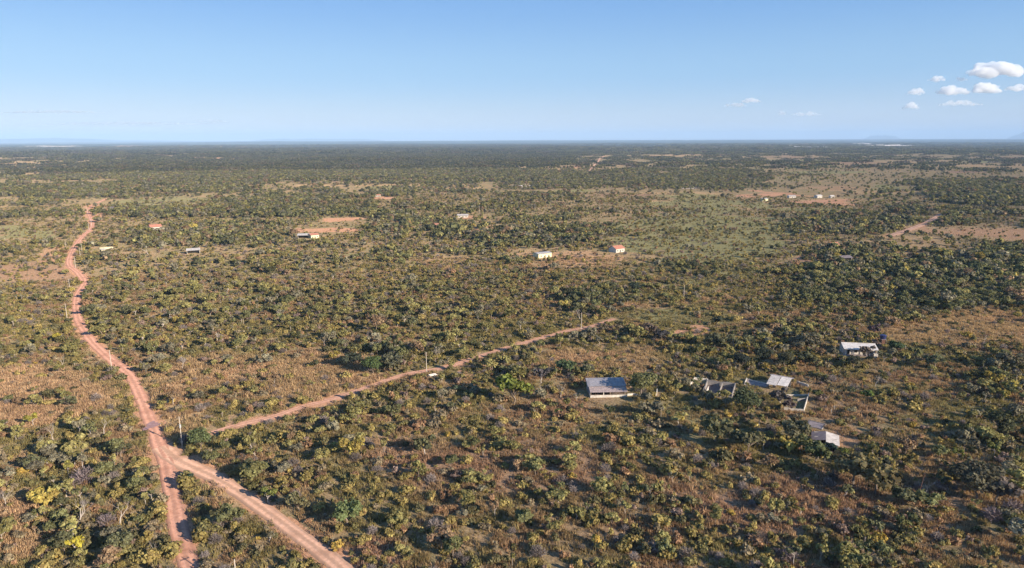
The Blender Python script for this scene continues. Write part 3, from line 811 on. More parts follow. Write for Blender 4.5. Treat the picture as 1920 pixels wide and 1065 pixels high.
make_pole(404, 443, 9.0, 'distant power pole above the white open shed', None, .6, True)
make_pole(774, 411, 10.0, 'distant power pole left of the tiny orange-roofed house', None, .6, True)
make_pole(1003, 396, 10.0, 'thin distant power pole above the cream house', None, .6, True)
make_pole(899, 400, 9.0, 'thin distant power pole right of the tiny orange-roofed house', None, .6, True)
make_pole(446, 1118, 8.8, 'power pole whose white tip shows at the bottom edge of the photo', 'the pole tip at the bottom edge', .8)
# leaning timber pole, right foreground
p = place(1715, 950, 1.0, 'the thin leaning timber pole')
tag(MB().tube(p + Vector((0, 0, -.3)), p + Vector((1.7, .2, 9.6)), .13, .08, 8).build('timber_pole', M_RUST), 'tall thin brown timber pole leaning right in shaded grass', 'pole')

def cart():
    p = place(812, 706, 3.5, 'the white cart')
    g = empty('cart', p, R(32)); tag(g, 'small white flat cart with two shafts beside the side track', 'cart')
    MB().box(-1.6, 1.5, -.65, .65, .62, .76).build('bed', R_WHITE, g)
    MB().box(-1.6, 1.5, -.72, -.65, .6, 1.0).build('side_board', R_WHITE, g); MB().box(-1.6, 1.5, .65, .72, .6, 1.0).build('side_board', R_WHITE, g)
    for y in (-.45, .45): MB().tube((-1.6, y, .68), (-4.2, y, .12), .06, .04, 6).build('shaft', M_WOOD, g)
    for y in (-.8, .8):
        w = MB().tube((.3, y - .06, .42), (.3, y + .06, .42), .42, .42, 18).build('wheel', M_DARK, g)
        MB().tube((.3, y - .075, .42), (.3, y + .075, .42), .1, .1, 8).build('hub', M_METAL, w)
cart()

fence_px = [(1320, 772), (1440, 776), (1558, 776), (1564, 770), (1530, 740), (1646, 812), (1640, 836), (1768, 962), (1100, 690), (1128, 668), (1690, 652), (1698, 655), (1475, 560), (1505, 612)]
fl = ['wooden post at the left corner of the roofless ruin', 'weathered post in front of the walled yard', 'leaning pale post right of the walled yard, the nearer of two', 'leaning pale post right of the walled yard, the farther of two',
      'thin post right of the crooked white wall', 'post in the trodden ground right of the two-tone roofed house, the farther of two', 'post in the trodden ground right of the two-tone roofed house, the nearer of two', 'pale post in front of the big dark crown at lower right',
      'post standing in tan grass above the grey barn', 'post in tan grass farther above the grey barn', 'white post right of the white-roofed house, left of a pair', 'white post right of the white-roofed house, right of a pair', 'post on the edge of the dark wood', 'post on tan grass below the dark wood']
for (px, py), l in zip(fence_px, fl):
    p = place(px, py, .5)
    o = MB().tube(p + Vector((0, 0, -.2)), p + Vector((rnd.uniform(-.2, .2), 0, 1.9)), .10, .08, 6).build('fence_post', W_WHITE if 'white' in l or 'pale' in l else M_WOOD)
    tag(o, l, 'fence post', 'old fence posts')

# ------------------------------------------------------------------ vegetation materials
def leaf_material(name, trans=0.25):
    m, nt, out = mat(name)
    a = N(nt, 'ShaderNodeAttribute', attribute_name='tint', attribute_type='INSTANCER')
    v = N(nt, 'ShaderNodeAttribute', attribute_name='leafvar')
    hs = nt.nodes.new('ShaderNodeHueSaturation')
    nt.links.new(a.outputs['Color'], hs.inputs['Color'])
    nt.links.new(math_n(nt, 'ADD', math_n(nt, 'MULTIPLY', v.outputs['Fac'], 0.03), 0.485), hs.inputs['Hue'])
    nt.links.new(math_n(nt, 'ADD', math_n(nt, 'MULTIPLY', v.outputs['Fac'], 1.0), 0.5), hs.inputs['Value'])
    d = nt.nodes.new('ShaderNodeBsdfDiffuse'); nt.links.new(hs.outputs[0], d.inputs[0])
    t = nt.nodes.new('ShaderNodeBsdfTranslucent')
    nt.links.new(mixc(nt, 1.0, hs.outputs[0], (1.05, 1.08, 0.8), 'MULTIPLY'), t.inputs[0])
    mx = nt.nodes.new('ShaderNodeMixShader'); mx.inputs[0].default_value = trans
    nt.links.new(d.outputs[0], mx.inputs[1]); nt.links.new(t.outputs[0], mx.inputs[2])
    nt.links.new(mx.outputs[0], out.inputs[0])
    return m
M_LEAF = leaf_material('leaves', 0.28)
M_GRASS = leaf_material('grass_blades', 0.35)
M_BARK = simple('bark', (0.22, 0.17, 0.13), 0.95, 0.3, 2.0)
M_PALE = simple('pale_bark', (0.44, 0.38, 0.33), 0.95, 0.25, 2.0)

def quads_mesh(name, C, U, V, var, mats, extra=None, midx=None):
    """n quads centred at C with half-axes U, V; extra = (verts, faces) of another material"""
    n = len(C)
    P = np.stack([C - U - V, C + U - V, C + U + V, C - U + V], 1).reshape(-1, 3)
    F = np.arange(4 * n).reshape(n, 4)
    lv = np.repeat(var, 4)
    faces = F.tolist(); mi = [0] * n
    verts = P
    if extra is not None:
        ev, ef = extra
        b = len(P)
        verts = np.vstack([P, np.array(ev)]) if len(ev) else P
        faces += [tuple(b + i for i in f) for f in ef]; mi += [1] * len(ef)
        lv = np.concatenate([lv, np.full(len(ev), .5)])
    me = bpy.data.meshes.new(name)
    me.from_pydata(verts.tolist(), [], faces)
    t = me.attributes.new('leafvar', 'FLOAT', 'POINT'); t.data.foreach_set('value', lv.astype('f'))
    for m in mats: me.materials.append(m)
    if len(mats) > 1: me.polygons.foreach_set('material_index', np.array(mi, 'i'))
    me.update()
    return me

def crown_data(seed, Rx, Hc, z0, nblob, nleaf, ls, spread=0.62, blob=(.30, .5), lean=0.0, skew=0.0):
    g = np.random.default_rng(seed)
    B = []
    an = g.uniform(1 - skew, 1 + skew * .6, 3); sh = g.uniform(-skew, skew, 2)
    while len(B) < nblob:
        q = g.uniform(-1, 1, 3)
        r = np.linalg.norm(q)
        if r > 1 or (r < .35 and len(B) > 2): continue
        q = q * an; q[0] += sh[0] * q[2]; q[1] += sh[1] * q[2]
        B.append((q[0] * Rx * spread + lean * q[2], q[1] * Rx * spread, z0 + Hc * .5 + q[2] * Hc * .36, g.uniform(*blob) * Rx))
    B = np.array(B)
    k = g.choice(nblob, nleaf, p=B[:, 3] ** 2 / (B[:, 3] ** 2).sum())
    d = g.normal(size=(nleaf, 3)); d[:, 2] = np.where(g.random(nleaf) < .65, np.abs(d[:, 2]), d[:, 2]); d /= np.linalg.norm(d, axis=1)[:, None]
    rad = B[k, 3] * np.where(g.random(nleaf) < .2, g.uniform(1.0, 1.45, nleaf), g.uniform(.5, 1.1, nleaf))
    C = B[k, :3] + d * rad[:, None] * np.array([1, 1, .8])
    C[:, 2] = np.maximum(C[:, 2], .08)
    nrm = d + g.normal(size=(nleaf, 3)) * .55 + np.array([0, 0, .25]); nrm /= np.linalg.norm(nrm, axis=1)[:, None]
    h = g.normal(size=(nleaf, 3)); U = np.cross(nrm, h); U /= np.linalg.norm(U, axis=1)[:, None]; V = np.cross(nrm, U)
    s = ls * g.uniform(.35, .75, nleaf)
    U = U * s[:, None]; V = V * (s * g.uniform(.5, 1.0, nleaf))[:, None]
    bv = g.uniform(-.22, .22, nblob)
    var = np.clip(g.uniform(.15, .85, nleaf) + bv[k], 0, 1)
    return C, U, V, var, B

def limbs(seed, B, z0, r, n=5, lean=0.0, forks=None):
    g = random.Random(seed); m = MB()
    top = Vector((g.uniform(-.3, .3) + lean, g.uniform(-.3, .3), z0))
    mid = Vector((g.uniform(-.25, .25), g.uniform(-.25, .25), z0 * .5))
    m.tube((0, 0, -.3), mid, r, r * .8, n); m.tube(mid, top, r * .8, r * .65, n)
    for b in (B if forks is None else B[:forks]):
        e = Vector(b[:3]); k = top.lerp(e, .5) + Vector((g.uniform(-.2, .2), g.uniform(-.2, .2), g.uniform(-.1, .3)))
        m.tube(top, k, r * .5, r * .32, 4); m.tube(k, e, r * .32, r * .12, 4)
    return m

# tree kinds: (crown radius, crown height, clear trunk, blobs, leaves, leaf size, trunk radius)
TREES = [
    (2.3, 2.8, 1.3, 15, 520, .50, .15),     # 0 rounded open crown
    (1.8, 3.4, 1.7, 13, 420, .46, .13),      # 1 taller, narrow
    (2.8, 2.5, 1.5, 18, 560, .50, .17),     # 2 wide and flat
    (2.1, 2.4, 1.1, 9, 230, .46, .12),      # 3 sparse, few clumps
    (3.0, 4.2, 1.6, 24, 980, .54, .20),    # 4 big dense
    (1.4, 4.0, 1.9, 12, 330, .44, .11),      # 5 slender
    (3.0, 4.4, 1.5, 34, 2600, .30, .17),    # 6 big old tree, fine foliage
]
TREES += [(2.7, 2.1, 1.7, 11, 380, .46, .14), (1.6, 2.6, 2.2, 8, 260, .44, .12), (3.1, 2.0, 1.9, 13, 420, .48, .16), (2.5, 2.8, 1.5, 7, 210, .46, .13), (2.6, 3.4, 2.2, 18, 700, .50, .18), (1.9, 3.1, 2.4, 9, 260, .42, .11)]   # the same kinds, more open
proto_crown, proto_trunk, proto_full, proto_mid = [], [], [], []
for i, (rx, hc, z0, nb, nl, ls, tr) in enumerate(TREES):
    C, U, V, var, B = crown_data(100 + i, rx, hc, z0, nb, int(nl * 1.55), ls * .80, blob=(.16, .34) if i not in (4, 6) else (.24, .38), spread=.66 if i in (4, 6) else .80, skew=.35)
    tm = limbs(200 + i, B, z0, tr)
    proto_crown.append(quads_mesh('crown', C, U, V, var, [M_LEAF]))
    proto_trunk.append(tm.mesh('trunk', M_PALE if i in (1, 3, 5, 8, 10, 12) else M_BARK))
    proto_full.append(quads_mesh('tree', C, U, V, var, [M_LEAF, M_PALE if i in (1, 3, 5, 8, 10, 12) else M_BARK], (tm.v, tm.f)))
    C, U, V, var, B = crown_data(300 + i, rx, hc, z0 * .8, max(5, nb - 3), nl // 4, ls * 2.0, blob=(.3, .5))
    t2 = MB().tube((0, 0, -.3), (0, 0, z0 + hc * .4), tr, tr * .5, 4)
    proto_mid.append(quads_mesh('tree', C, U, V, var, [M_LEAF, M_BARK], (t2.v, t2.f)))
SHRUBS = [(1.15, 1.3, 5, 150, .36), (.85, 1.7, 4, 120, .34), (1.6, 1.3, 8, 240, .40), (1.0, .9, 4, 90, .36)]
proto_shrub = []
for i, (rx, hc, nb, nl, ls) in enumerate(SHRUBS):
    C, U, V, var, B = crown_data(400 + i, rx, hc, 0.05, nb + 3, int(nl * 1.5), ls * .8, blob=(.25, .5))
    tm = MB()
    for b in B[:4]: tm.tube((0, 0, -.1), tuple(b[:3]), .04, .02, 4)
    proto_shrub.append(quads_mesh('shrub', C, U, V, var, [M_LEAF, M_BARK], (tm.v, tm.f)))

def branching(seed, h, r, spread, depth, twig_len):
    """bare tree: forking crooked limbs"""
    g = random.Random(seed); m = MB()
    def grow(p, d, L, r, k):
        q = p
        for s in range(2):
            d = (d + Vector((g.uniform(-.25, .25), g.uniform(-.25, .25), g.uniform(-.05, .15)))).normalized()
            e = q + d * L * .5
            m.tube(q, e, r, r * .8, 5 if k > 2 else 3); q = e; r *= .8
        if k == 0: return
        for s in range(g.choice((2, 3, 3))):
            a = g.uniform(0, 6.28)
            nd = (d + Vector((math.cos(a), math.sin(a), g.uniform(.0, .5))) * spread).normalized()
            grow(q, nd, L * g.uniform(.62, .85), r * .72, k - 1)
    grow(Vector((0, 0, -.2)), Vector((g.uniform(-.15, .15), g.uniform(-.15, .15), 1)), h, r, depth)
    return m
BARE = [branching(51, 1.9, .19, .75, 4, .5), branching(52, 2.3, .16, .62, 4, .5), branching(53, 1.5, .15, .9, 4, .4)]
bare_mesh = [b.mesh('bare_tree', M_PALE) for b in BARE]
M_TWIG = leaf_material('leafless_twigs', 0.0)
def twig_mesh(seed, rx, h, n):
    g = np.random.default_rng(seed)
    d = g.normal(size=(n, 3)); d[:, 2] = np.abs(d[:, 2]) + .35; d /= np.linalg.norm(d, axis=1)[:, None]
    r0 = g.uniform(.1, .75, n)
    C = d * np.array([rx, rx, h]) * (r0 + .2)[:, None]
    dd = d + g.normal(size=(n, 3)) * .45; dd /= np.linalg.norm(dd, axis=1)[:, None]
    hh = g.normal(size=(n, 3)); U = np.cross(dd, hh); U /= np.linalg.norm(U, axis=1)[:, None]
    return quads_mesh('leafless_shrub', C, U * .028, dd * g.uniform(.25, .5, n)[:, None], g.uniform(.2, .8, n), [M_TWIG])
proto_twig = [twig_mesh(61, 1.7, 2.3, 420), twig_mesh(62, 1.2, 1.6, 300)]

def tuft_mesh(seed, rad, n, h, w):
    g = np.random.default_rng(seed)
    nc = max(3, n // 12)
    cc = g.uniform(-rad, rad, (nc, 2))
    k = g.integers(0, nc, n)
    x = cc[k, 0] + g.normal(size=n) * .28; y = cc[k, 1] + g.normal(size=n) * .28
    hh = h * g.uniform(.45, 1.1, n)
    a = g.uniform(0, 6.28, n); lean = g.uniform(.05, .55, n) * hh
    dx = np.cos(a); dy = np.sin(a); b = a + g.uniform(.8, 2.3, n)
    wx = np.cos(b) * w; wy = np.sin(b) * w
    V = np.stack([np.stack([x - wx, y - wy, np.zeros(n) - .05], 1), np.stack([x + wx, y + wy, np.zeros(n) - .05], 1),
                  np.stack([x + dx * lean + wx * .3, y + dy * lean + wy * .3, hh], 1), np.stack([x + dx * lean - wx * .3, y + dy * lean - wy * .3, hh], 1)], 1).reshape(-1, 3)
    me = bpy.data.meshes.new('grass_tuft'); me.from_pydata(V.tolist(), [], np.arange(4 * n).reshape(n, 4).tolist())
    t = me.attributes.new('leafvar', 'FLOAT', 'POINT'); t.data.foreach_set('value', np.repeat(g.uniform(.05, .95, n), 4).astype('f'))
    me.materials.append(M_GRASS); me.update()
    return me
proto_grass = [tuft_mesh(71, 1.6, 130, .75, .075), tuft_mesh(72, 1.6, 110, 1.1, .07), tuft_mesh(73, 1.6, 110, .5, .09)]

def far_patch(seed, rad, n, size, tall):
    """a small stand of far-off crowns as one mesh"""
    g = np.random.default_rng(seed)
    Cs, Us, Vs, vs = [], [], [], []
    for i in range(n):
        x, y = g.uniform(-rad, rad, 2)
        s = g.uniform(.6, 1.25)
        C, U, V, var, B = crown_data(int(g.integers(1e6)), size * s, tall * .7 * s, tall * .35 * s, 4, 16, size * 1.0, blob=(.4, .6))
        C = C + np.array([x, y, 0]); var = np.clip(var + g.uniform(-.25, .25), 0, 1)
        Cs.append(C); Us.append(U); Vs.append(V); vs.append(var)
    return quads_mesh('crowns', np.vstack(Cs), np.vstack(Us), np.vstack(Vs), np.concatenate(vs), [M_LEAF])
proto_far = [far_patch(81, 20, 24, 2.6, 4.6), far_patch(82, 20, 17, 3.0, 5.4), far_patch(83, 42, 60, 4.4, 6.2)]

# ------------------------------------------------------------------ where plants grow
def sample(d0, d1, per_m2, half=41.0, seed=0):
    """uniform points by area in the sector between two distances"""
    g = np.random.default_rng(seed)
    area = math.radians(half * 2) / 2 * (d1 * d1 - d0 * d0)
    n = int(area * per_m2)
    a = np.radians(g.uniform(-half, half, n)); r = np.sqrt(g.uniform(d0 * d0, d1 * d1, n))
    return r * np.sin(a), r * np.cos(a), g

def keep_clear(x, y, pad):
    ok = road_dist(x, y) > pad
    for fx, fy, fr in FOOT:
        if pad > 1.0: fr = fr + 1.0
        ok &= (x - fx) ** 2 + (y - fy) ** 2 > fr * fr
    return ok

GREENS = np.array([[.205, .190, .075], [.235, .212, .085], [.138, .142, .064], [.185, .172, .115], [.105, .108, .058], [.30, .245, .07], [.22, .155, .095], [.20, .165, .14]])
def tints(x, y, g, R_, w):
    """foliage colour of each plant: kind, place and chance"""
    n = len(x)
    p = np.tile(np.array([.33, .16, .17, .14, .09, .008, .07, .032]), (n, 1))
    wd = R_['wood'][:, None]
    dark = np.array([.10, .03, .30, .10, .38, .01, .03, .05])
    p = p * (1 - wd * .9) + dark * wd * .9
    px, _, _ = proj(x, y, hgt(x, y))
    D = np.hypot(x, y)
    f = sm(350, 1300, D)[:, None]
    fard = np.array([.32, .03, .24, .19, .10, .0, .07, .05])
    p = p * (1 - f * .8) + fard * f * .8
    rt = sm(1250, 1750, px)[:, None] * .55
    rd_ = np.array([.18, .04, .24, .14, .22, .02, .08, .08])
    p = p * (1 - rt) + rd_ * rt
    p /= p.sum(1)[:, None]
    c = (g.random(n)[:, None] > np.cumsum(p, 1)).sum(1).clip(0, 7)
    if w == 'tree':                       # crowns in leaf are never the grey of bare twigs
        c = np.where(c == 7, 3, c)
    t = GREENS[c] * np.array([1.09, 1.04, 1.06]) * g.uniform(.85, 1.42, n)[:, None]
    return t, c

def build_points(name, X, Y, Z, rot, scl, idx, tint, protos, label, cat):
    me = bpy.data.meshes.new(name)
    n = len(X)
    me.vertices.add(n); me.vertices.foreach_set('co', np.stack([X, Y, Z], 1).astype('f').ravel())
    for nm, tp, key, arr in (('tint', 'FLOAT_VECTOR', 'vector', tint), ('rot', 'FLOAT_VECTOR', 'vector', rot), ('scl', 'FLOAT_VECTOR', 'vector', scl), ('which', 'INT', 'value', idx)):
        a = me.attributes.new(nm, tp, 'POINT')
        a.data.foreach_set(key, arr.astype('i' if tp == 'INT' else 'f').ravel())
    o = bpy.data.objects.new(name, me); col.objects.link(o)
    g = bpy.data.node_groups.new(name, 'GeometryNodeTree')
    g.interface.new_socket('Geometry', in_out='INPUT', socket_type='NodeSocketGeometry')
    g.interface.new_socket('Geometry', in_out='OUTPUT', socket_type='NodeSocketGeometry')
    gi = g.nodes.new('NodeGroupInput'); go = g.nodes.new('NodeGroupOutput')
    def attr(nm, dt):
        a = g.nodes.new('GeometryNodeInputNamedAttribute'); a.data_type = dt; a.inputs[0].default_value = nm
        return a.outputs[0]
    ar = attr('rot', 'FLOAT_VECTOR'); asx = attr('scl', 'FLOAT_VECTOR'); aw = attr('which', 'INT')
    e2r = g.nodes.new('FunctionNodeEulerToRotation'); g.links.new(ar, e2r.inputs[0])
    jn = g.nodes.new('GeometryNodeJoinGeometry')
    for k, pm in enumerate(protos):
        po = bpy.data.objects.new(name + '_source', pm)
        oi = g.nodes.new('GeometryNodeObjectInfo'); oi.inputs['Object'].default_value = po; oi.inputs['As Instance'].default_value = True
        cmp = g.nodes.new('FunctionNodeCompare'); cmp.data_type = 'INT'; cmp.operation = 'EQUAL'
        g.links.new(aw, cmp.inputs[2]); cmp.inputs[3].default_value = k
        ip = g.nodes.new('GeometryNodeInstanceOnPoints')
        g.links.new(gi.outputs[0], ip.inputs['Points']); g.links.new(cmp.outputs[0], ip.inputs['Selection'])
        g.links.new(oi.outputs['Geometry'], ip.inputs['Instance'])
        g.links.new(e2r.outputs[0], ip.inputs['Rotation']); g.links.new(asx, ip.inputs['Scale'])
        g.links.new(ip.outputs[0], jn.inputs[0])
    g.links.new(jn.outputs[0], go.inputs[0])
    mo = o.modifiers.new('scatter', 'NODES'); mo.node_group = g
    o['label'] = label; o['category'] = cat; o['kind'] = 'stuff'
    return o

# hand-placed trees and shrubs read from the photograph: px, py of the foot, height m, kind, colour index, label
GN = {'olive': 0, 'yellow-green': 1, 'dark green': 2, 'grey-green': 3, 'deep green': 4, 'yellow': 5, 'brown': 6, 'purplish grey': 7}
HERO = [
    (963, 757, 11.5, 0, (.12, .145, .02), 'round bright green tree with a pale trunk, alone on the lawn left of the barn'),
    (1400, 778, 10.0, 4, (.07, .085, .03), 'big dense round tree in front of the roofless ruin'),
    (1201, 744, 10.5, 4, (.12, .13, .045), 'light green tree hugging the right end of the grey barn'),
    (1830, 938, 11.0, 4, (.085, .083, .04), 'large dark spreading tree at lower right of the photo'),
    (1868, 946, 7.5, 2, (.11, .095, .065), 'dusky tree with pale trunk just right of the large dark spreading tree'),
    (1486, 835, 8.0, 2, (.10, .10, .045), 'wide olive tree left of the two-tone roofed house'),
    (1463, 762, 7.0, 3, (.09, .085, .065), 'thin greyish tree in front of the small farm shed'),
    (1480, 772, 5.0, 3, (.10, .08, .06), 'thin greyish tree inside the walled yard'),
    (1625, 672, 6.0, 3, (.10, .085, .055), 'brownish thin tree in front of the white-roofed house'),
    (378, 844, 7.4, 4, (.10, .125, .04), 'fresh green bush-like tree just right of the power pole at the road fork'),
    (700, 702, 8.0, 4, (.07, .10, .025), 'broad green tree cluster centre above the side track'),
    (735, 696, 7.5, 2, (.10, .105, .05), 'olive tree right of the broad green tree above the side track'),
    (660, 690, 6.5, 2, (.05, .06, .025), 'dark low tree left of the broad green tree above the side track'),
    (1015, 718, 6.5, 3, (.09, .085, .07), 'greyish tree between the bright round tree and the barn'),
    (1060, 702, 6.0, 2, (.07, .10, .035), 'green tree just behind and left of the barn'),
    (1530, 868, 6.0, 2, (.085, .10, .03), 'olive green tree below the two-tone roofed house'),
    (1555, 852, 3.6, 0, (.035, .06, .035), 'dark bluish bush against the front of the two-tone roofed house'),
    (1575, 862, 4.2, 0, (.09, .11, .02), 'green and yellow bush right below the two-tone roofed house'),
    (1600, 910, 8.5, 2, (.12, .11, .045), 'wide olive tree in the middle of the lower right slope'),
    (1640, 925, 8.5, 2, (.125, .11, .04), 'wide yellowish olive tree right of its twin on the lower right slope'),
    (1340, 830, 8.5, 2, (.10, .105, .04), 'olive tree below the roofless ruin'),
    (1400, 850, 8.0, 0, (.09, .09, .035), 'olive tree lower left of the two-tone roofed house'),
    (1660, 880, 4.0, 1, (.05, .06, .03), 'dark green bush right of the two-tone roofed house in the shade'),
    (1795, 862, 4.2, 1, (.13, .15, .03), 'bright green bush at right above the shaded grass'),
    (1862, 855, 4.5, 1, (.14, .15, .035), 'bright green small tree near the right edge'),
    (1625, 750, 3.8, 0, (.11, .15, .03), 'small bright green tree right of the walled yard'),
    (1530, 748, 3.8, 0, (.10, .11, .03), 'small green tree beside the sunlit yard wall'),
    (1143, 778, 3.8, 3, (.06, .07, .02), 'small dark bush in front of the grey barn'),
    (1047, 780, 2.6, 0, (.08, .12, .025), 'small round bush on the grass below left of the barn'),
    (1090, 772, 3.6, 1, (.14, .13, .05), 'small yellowish tree left of the dark bush before the barn'),
    (855, 738, 4.0, 5, (.09, .12, .06), 'small slender tree left of the bright round tree'),
    (105, 640, 4.4, 0, (.26, .23, .03), 'vivid yellow flowering tree left of the road'),
    (140, 1035, 4.2, 3, (.30, .27, .03), 'vivid yellow tree near the bottom left corner'),
    (130, 890, 5.0, 1, (.20, .19, .045), 'yellow-green tree above the purple leafless shrubs at left'),
    (62, 800, 5.5, 1, (.20, .19, .03), 'yellowish tree with crooked pale trunk left of the forked bare tree'),
    (470, 905, 6.5, 4, (.14, .14, .045), 'tall light olive tree right of the branch road'),
    (505, 945, 5.5, 1, (.13, .15, .03), 'green tree at the right edge of the branch road'),
    (560, 960, 5.5, 0, (.13, .125, .05), 'rounded olive tree right of the branch road'),
    (650, 985, 6.0, 2, (.11, .14, .045), 'wide green tree right of the branch road'),
    (430, 990, 5.5, 2, (.10, .105, .035), 'dense olive tree in the wedge between the two roads'),
    (395, 1010, 5.0, 0, (.14, .13, .04), 'yellowish tree at the lower tip of the road wedge'),
    (354, 905, 2.8, 0, (.05, .075, .035), 'dark bush at the top of the wedge between the roads'),
    (1190, 548, 7.0, 4, (.045, .06, .025), 'dark dense tree left of the bright pasture'),
    (1215, 630, 6.0, 2, (.10, .08, .05), 'brownish broad tree below the bright pasture'),
    (1240, 640, 5.5, 2, (.06, .06, .045), 'greyish broad tree right of the brownish tree'),
    (1345, 610, 5.0, 0, (.06, .07, .03), 'dark round tree at the right end of the bright pasture'),
    (1430, 682, 7.5, 4, (.05, .06, .025), 'dark crown above the small farm shed'),
    (1390, 690, 7.0, 4, (.04, .05, .025), 'very dark crown left above the small farm shed'),
    (1470, 690, 7.5, 4, (.07, .075, .03), 'dense olive crown behind the small farm shed'),
    (1510, 690, 6.5, 2, (.075, .08, .03), 'olive crown right behind the small farm shed'),
    (1340, 655, 7.0, 2, (.08, .085, .035), 'broad olive tree below the sandy mound'),
    (1600, 690, 5.0, 2, (.08, .08, .035), 'low olive tree below the white-roofed house'),
    (1680, 660, 5.5, 4, (.06, .09, .03), 'green crown right of the dark blue water tank'),
    (1640, 630, 6.0, 3, (.08, .06, .05), 'bare-looking brown tree left of the dark blue water tank'),
]
HERO_BARE = [
    (342, 693, 5.6, 0, 'pale leafless tree with forked trunk right of the red road'),
    (120, 690, 5.8, 1, 'pale leafless tree left of the red road'),
    (195, 813, 5.0, 2, 'small pale leafless tree left of the road above the fork'),
    (101, 826, 6.2, 1, 'tall crooked pale trunk at left with few branches'),
    (147, 984, 7.0, 0, 'pale crooked leafless tree amid the dense left foreground'),
    (225, 985, 6.0, 2, 'pale twisting leafless tree right of its crooked neighbour in the left foreground'),
    (288, 1045, 4.5, 1, 'thin pale curving trunk near the lower left road edge'),
    (10, 950, 5.0, 1, 'pale leaning leafless tree at the left edge of the photo'),
    (278, 478, 8.5, 2, 'wide pale leafless tree above the left scrub, left of the white shed'),
    (1013, 744, 5.2, 1, 'white forked dead trunk between the bright round tree and the barn'),
    (1050, 748, 6.0, 1, 'thin leaning dead tree just left of the barn'),
    (609, 648, 4.8, 1, 'thin pale dead trunk on the tan slope in the centre left'),
    (521, 598, 4.8, 1, 'thin pale dead trunk on the small bare patch'),
    (822, 672, 4.6, 0, 'small forked dead tree above the white cart'),
    (895, 545, 5.0, 0, 'pale dead tree in the scrub at centre'),
    (880, 502, 5.5, 1, 'grey dead tree standing on the red patch at centre'),
    (1088, 600, 6.5, 0, 'grey leafless tree rising behind the pole halfway up the side track'),
    (1845, 645, 5.0, 0, 'fallen-looking white dead tree at the edge of the tan opening'),
    (1640, 725, 5.0, 0, 'grey leafless tree below the water tank'),
    (1735, 925, 4.4, 1, 'thin dead tree beside the leaning timber pole'),
]
HERO_TWIG = [
    (160, 905, 5.5, 'purple-grey leafless shrub left of the road fork'), (350, 832, 3.8, 'purplish leafless shrub at the foot of the power pole by the fork'),
    (200, 985, 3.6, 'greyish leafless shrub under the twisting dead tree'), (1900, 960, 4.0, 'pinkish leafless shrub at the right edge'),
    (1860, 975, 4.0, 'greyish leafless shrub left of the pinkish one at the right edge'), (1478, 1050, 3.6, 'pale leafless shrub at the bottom edge right of centre'),
]

def savanna_tree(x, y, h, kind, tint, rz, label, group, name='savanna_tree', wide=1.0):
    z = float(hgt(x, y))
    nat = TREES[kind][1] + TREES[kind][2]
    g = empty(name, (x, y, z), rz, h / nat); g.scale = (h / nat * wide, h / nat * wide, h / nat)
    tag(g, label, 'tree', group)
    t = bpy.data.objects.new('trunk', proto_trunk[kind]); c = bpy.data.objects.new('crown', proto_crown[kind])
    for o in (t, c): col.objects.link(o); o.parent = g
    c['tint'] = [float(v) for v in tint]
    return g

taken = []
for (px, py, h, k, tint, lb) in HERO:
    if k == 4 and h >= 7: k = 6
    p = at(px, py)
    savanna_tree(p.x, p.y, h, k, [1.35 * tint[0], 1.25 * tint[1], 1.25 * tint[2] + .02], rnd.uniform(0, 6.28), lb, 'trees of the savanna', wide=1.25 if k in (4, 6) else 1.05)
    taken.append((p.x, p.y, h * .38)); LAND.append(('', p.x, p.y))
for (px, py, h, k, lb) in HERO_BARE:
    p = at(px, py)
    o = bpy.data.objects.new('bare_tree', bare_mesh[k]); col.objects.link(o); o.location = p; o.rotation_euler = (0, 0, rnd.uniform(0, 6.28))
    s = h / max(v[2] for v in BARE[k].v); o.scale = (s, s, s)
    tag(o, lb, 'bare tree', 'leafless pale trees'); taken.append((p.x, p.y, 1.6))
for (px, py, h, lb) in HERO_TWIG:
    p = at(px, py)
    o = bpy.data.objects.new('leafless_shrub', proto_twig[0]); col.objects.link(o); o.location = p; o.rotation_euler = (0, 0, rnd.uniform(0, 6.28))
    s = h / 2.6; o.scale = (s * 1.1, s * 1.1, s); o['tint'] = [.20, .155, .155]
    tag(o, lb, 'shrub', 'leafless shrubs'); taken.append((p.x, p.y, 1.5))

# ---- trees, by area
def clear_of(x, y, lst, f=1.0):
    ok = np.ones(len(x), bool)
    for a, b, r in lst: ok &= (x - a) ** 2 + (y - b) ** 2 > (r * f) ** 2
    return ok

def density(R_, x, y, k=1.0):
    clump = fbm(x, y, 34 * k, 401, 2); big = fbm(x, y, 150 * k, 411, 2)
    huge = fbm(x, y, 420, 421, 2); Dd = np.hypot(x, y)
    d = .27 * sm(.44, .66, clump) * (.22 + 1.3 * sm(.38, .62, big)) * (1 - sm(250, 600, Dd) * (1 - (.30 + 1.0 * sm(.38, .60, huge)))) + .05 - .025 * sm(300, 700, Dd)
    L_ = regions(x, y, 3.2)[0]
    R_ = dict(R_)
    for k in ('open', 'soil', 'sand'): R_[k] = np.maximum(R_[k], L_[k])
    d = d * (1 - (.88 - .14 * sm(800, 1500, Dd)) * R_['open'])
    d = np.maximum(d, R_['wood'] * (.85 + .3 * (clump - .5)) * (1 - .9 * R_['open']))
    d = d * (1 - np.maximum(R_['soil'], R_['sand']) * .97)
    return d

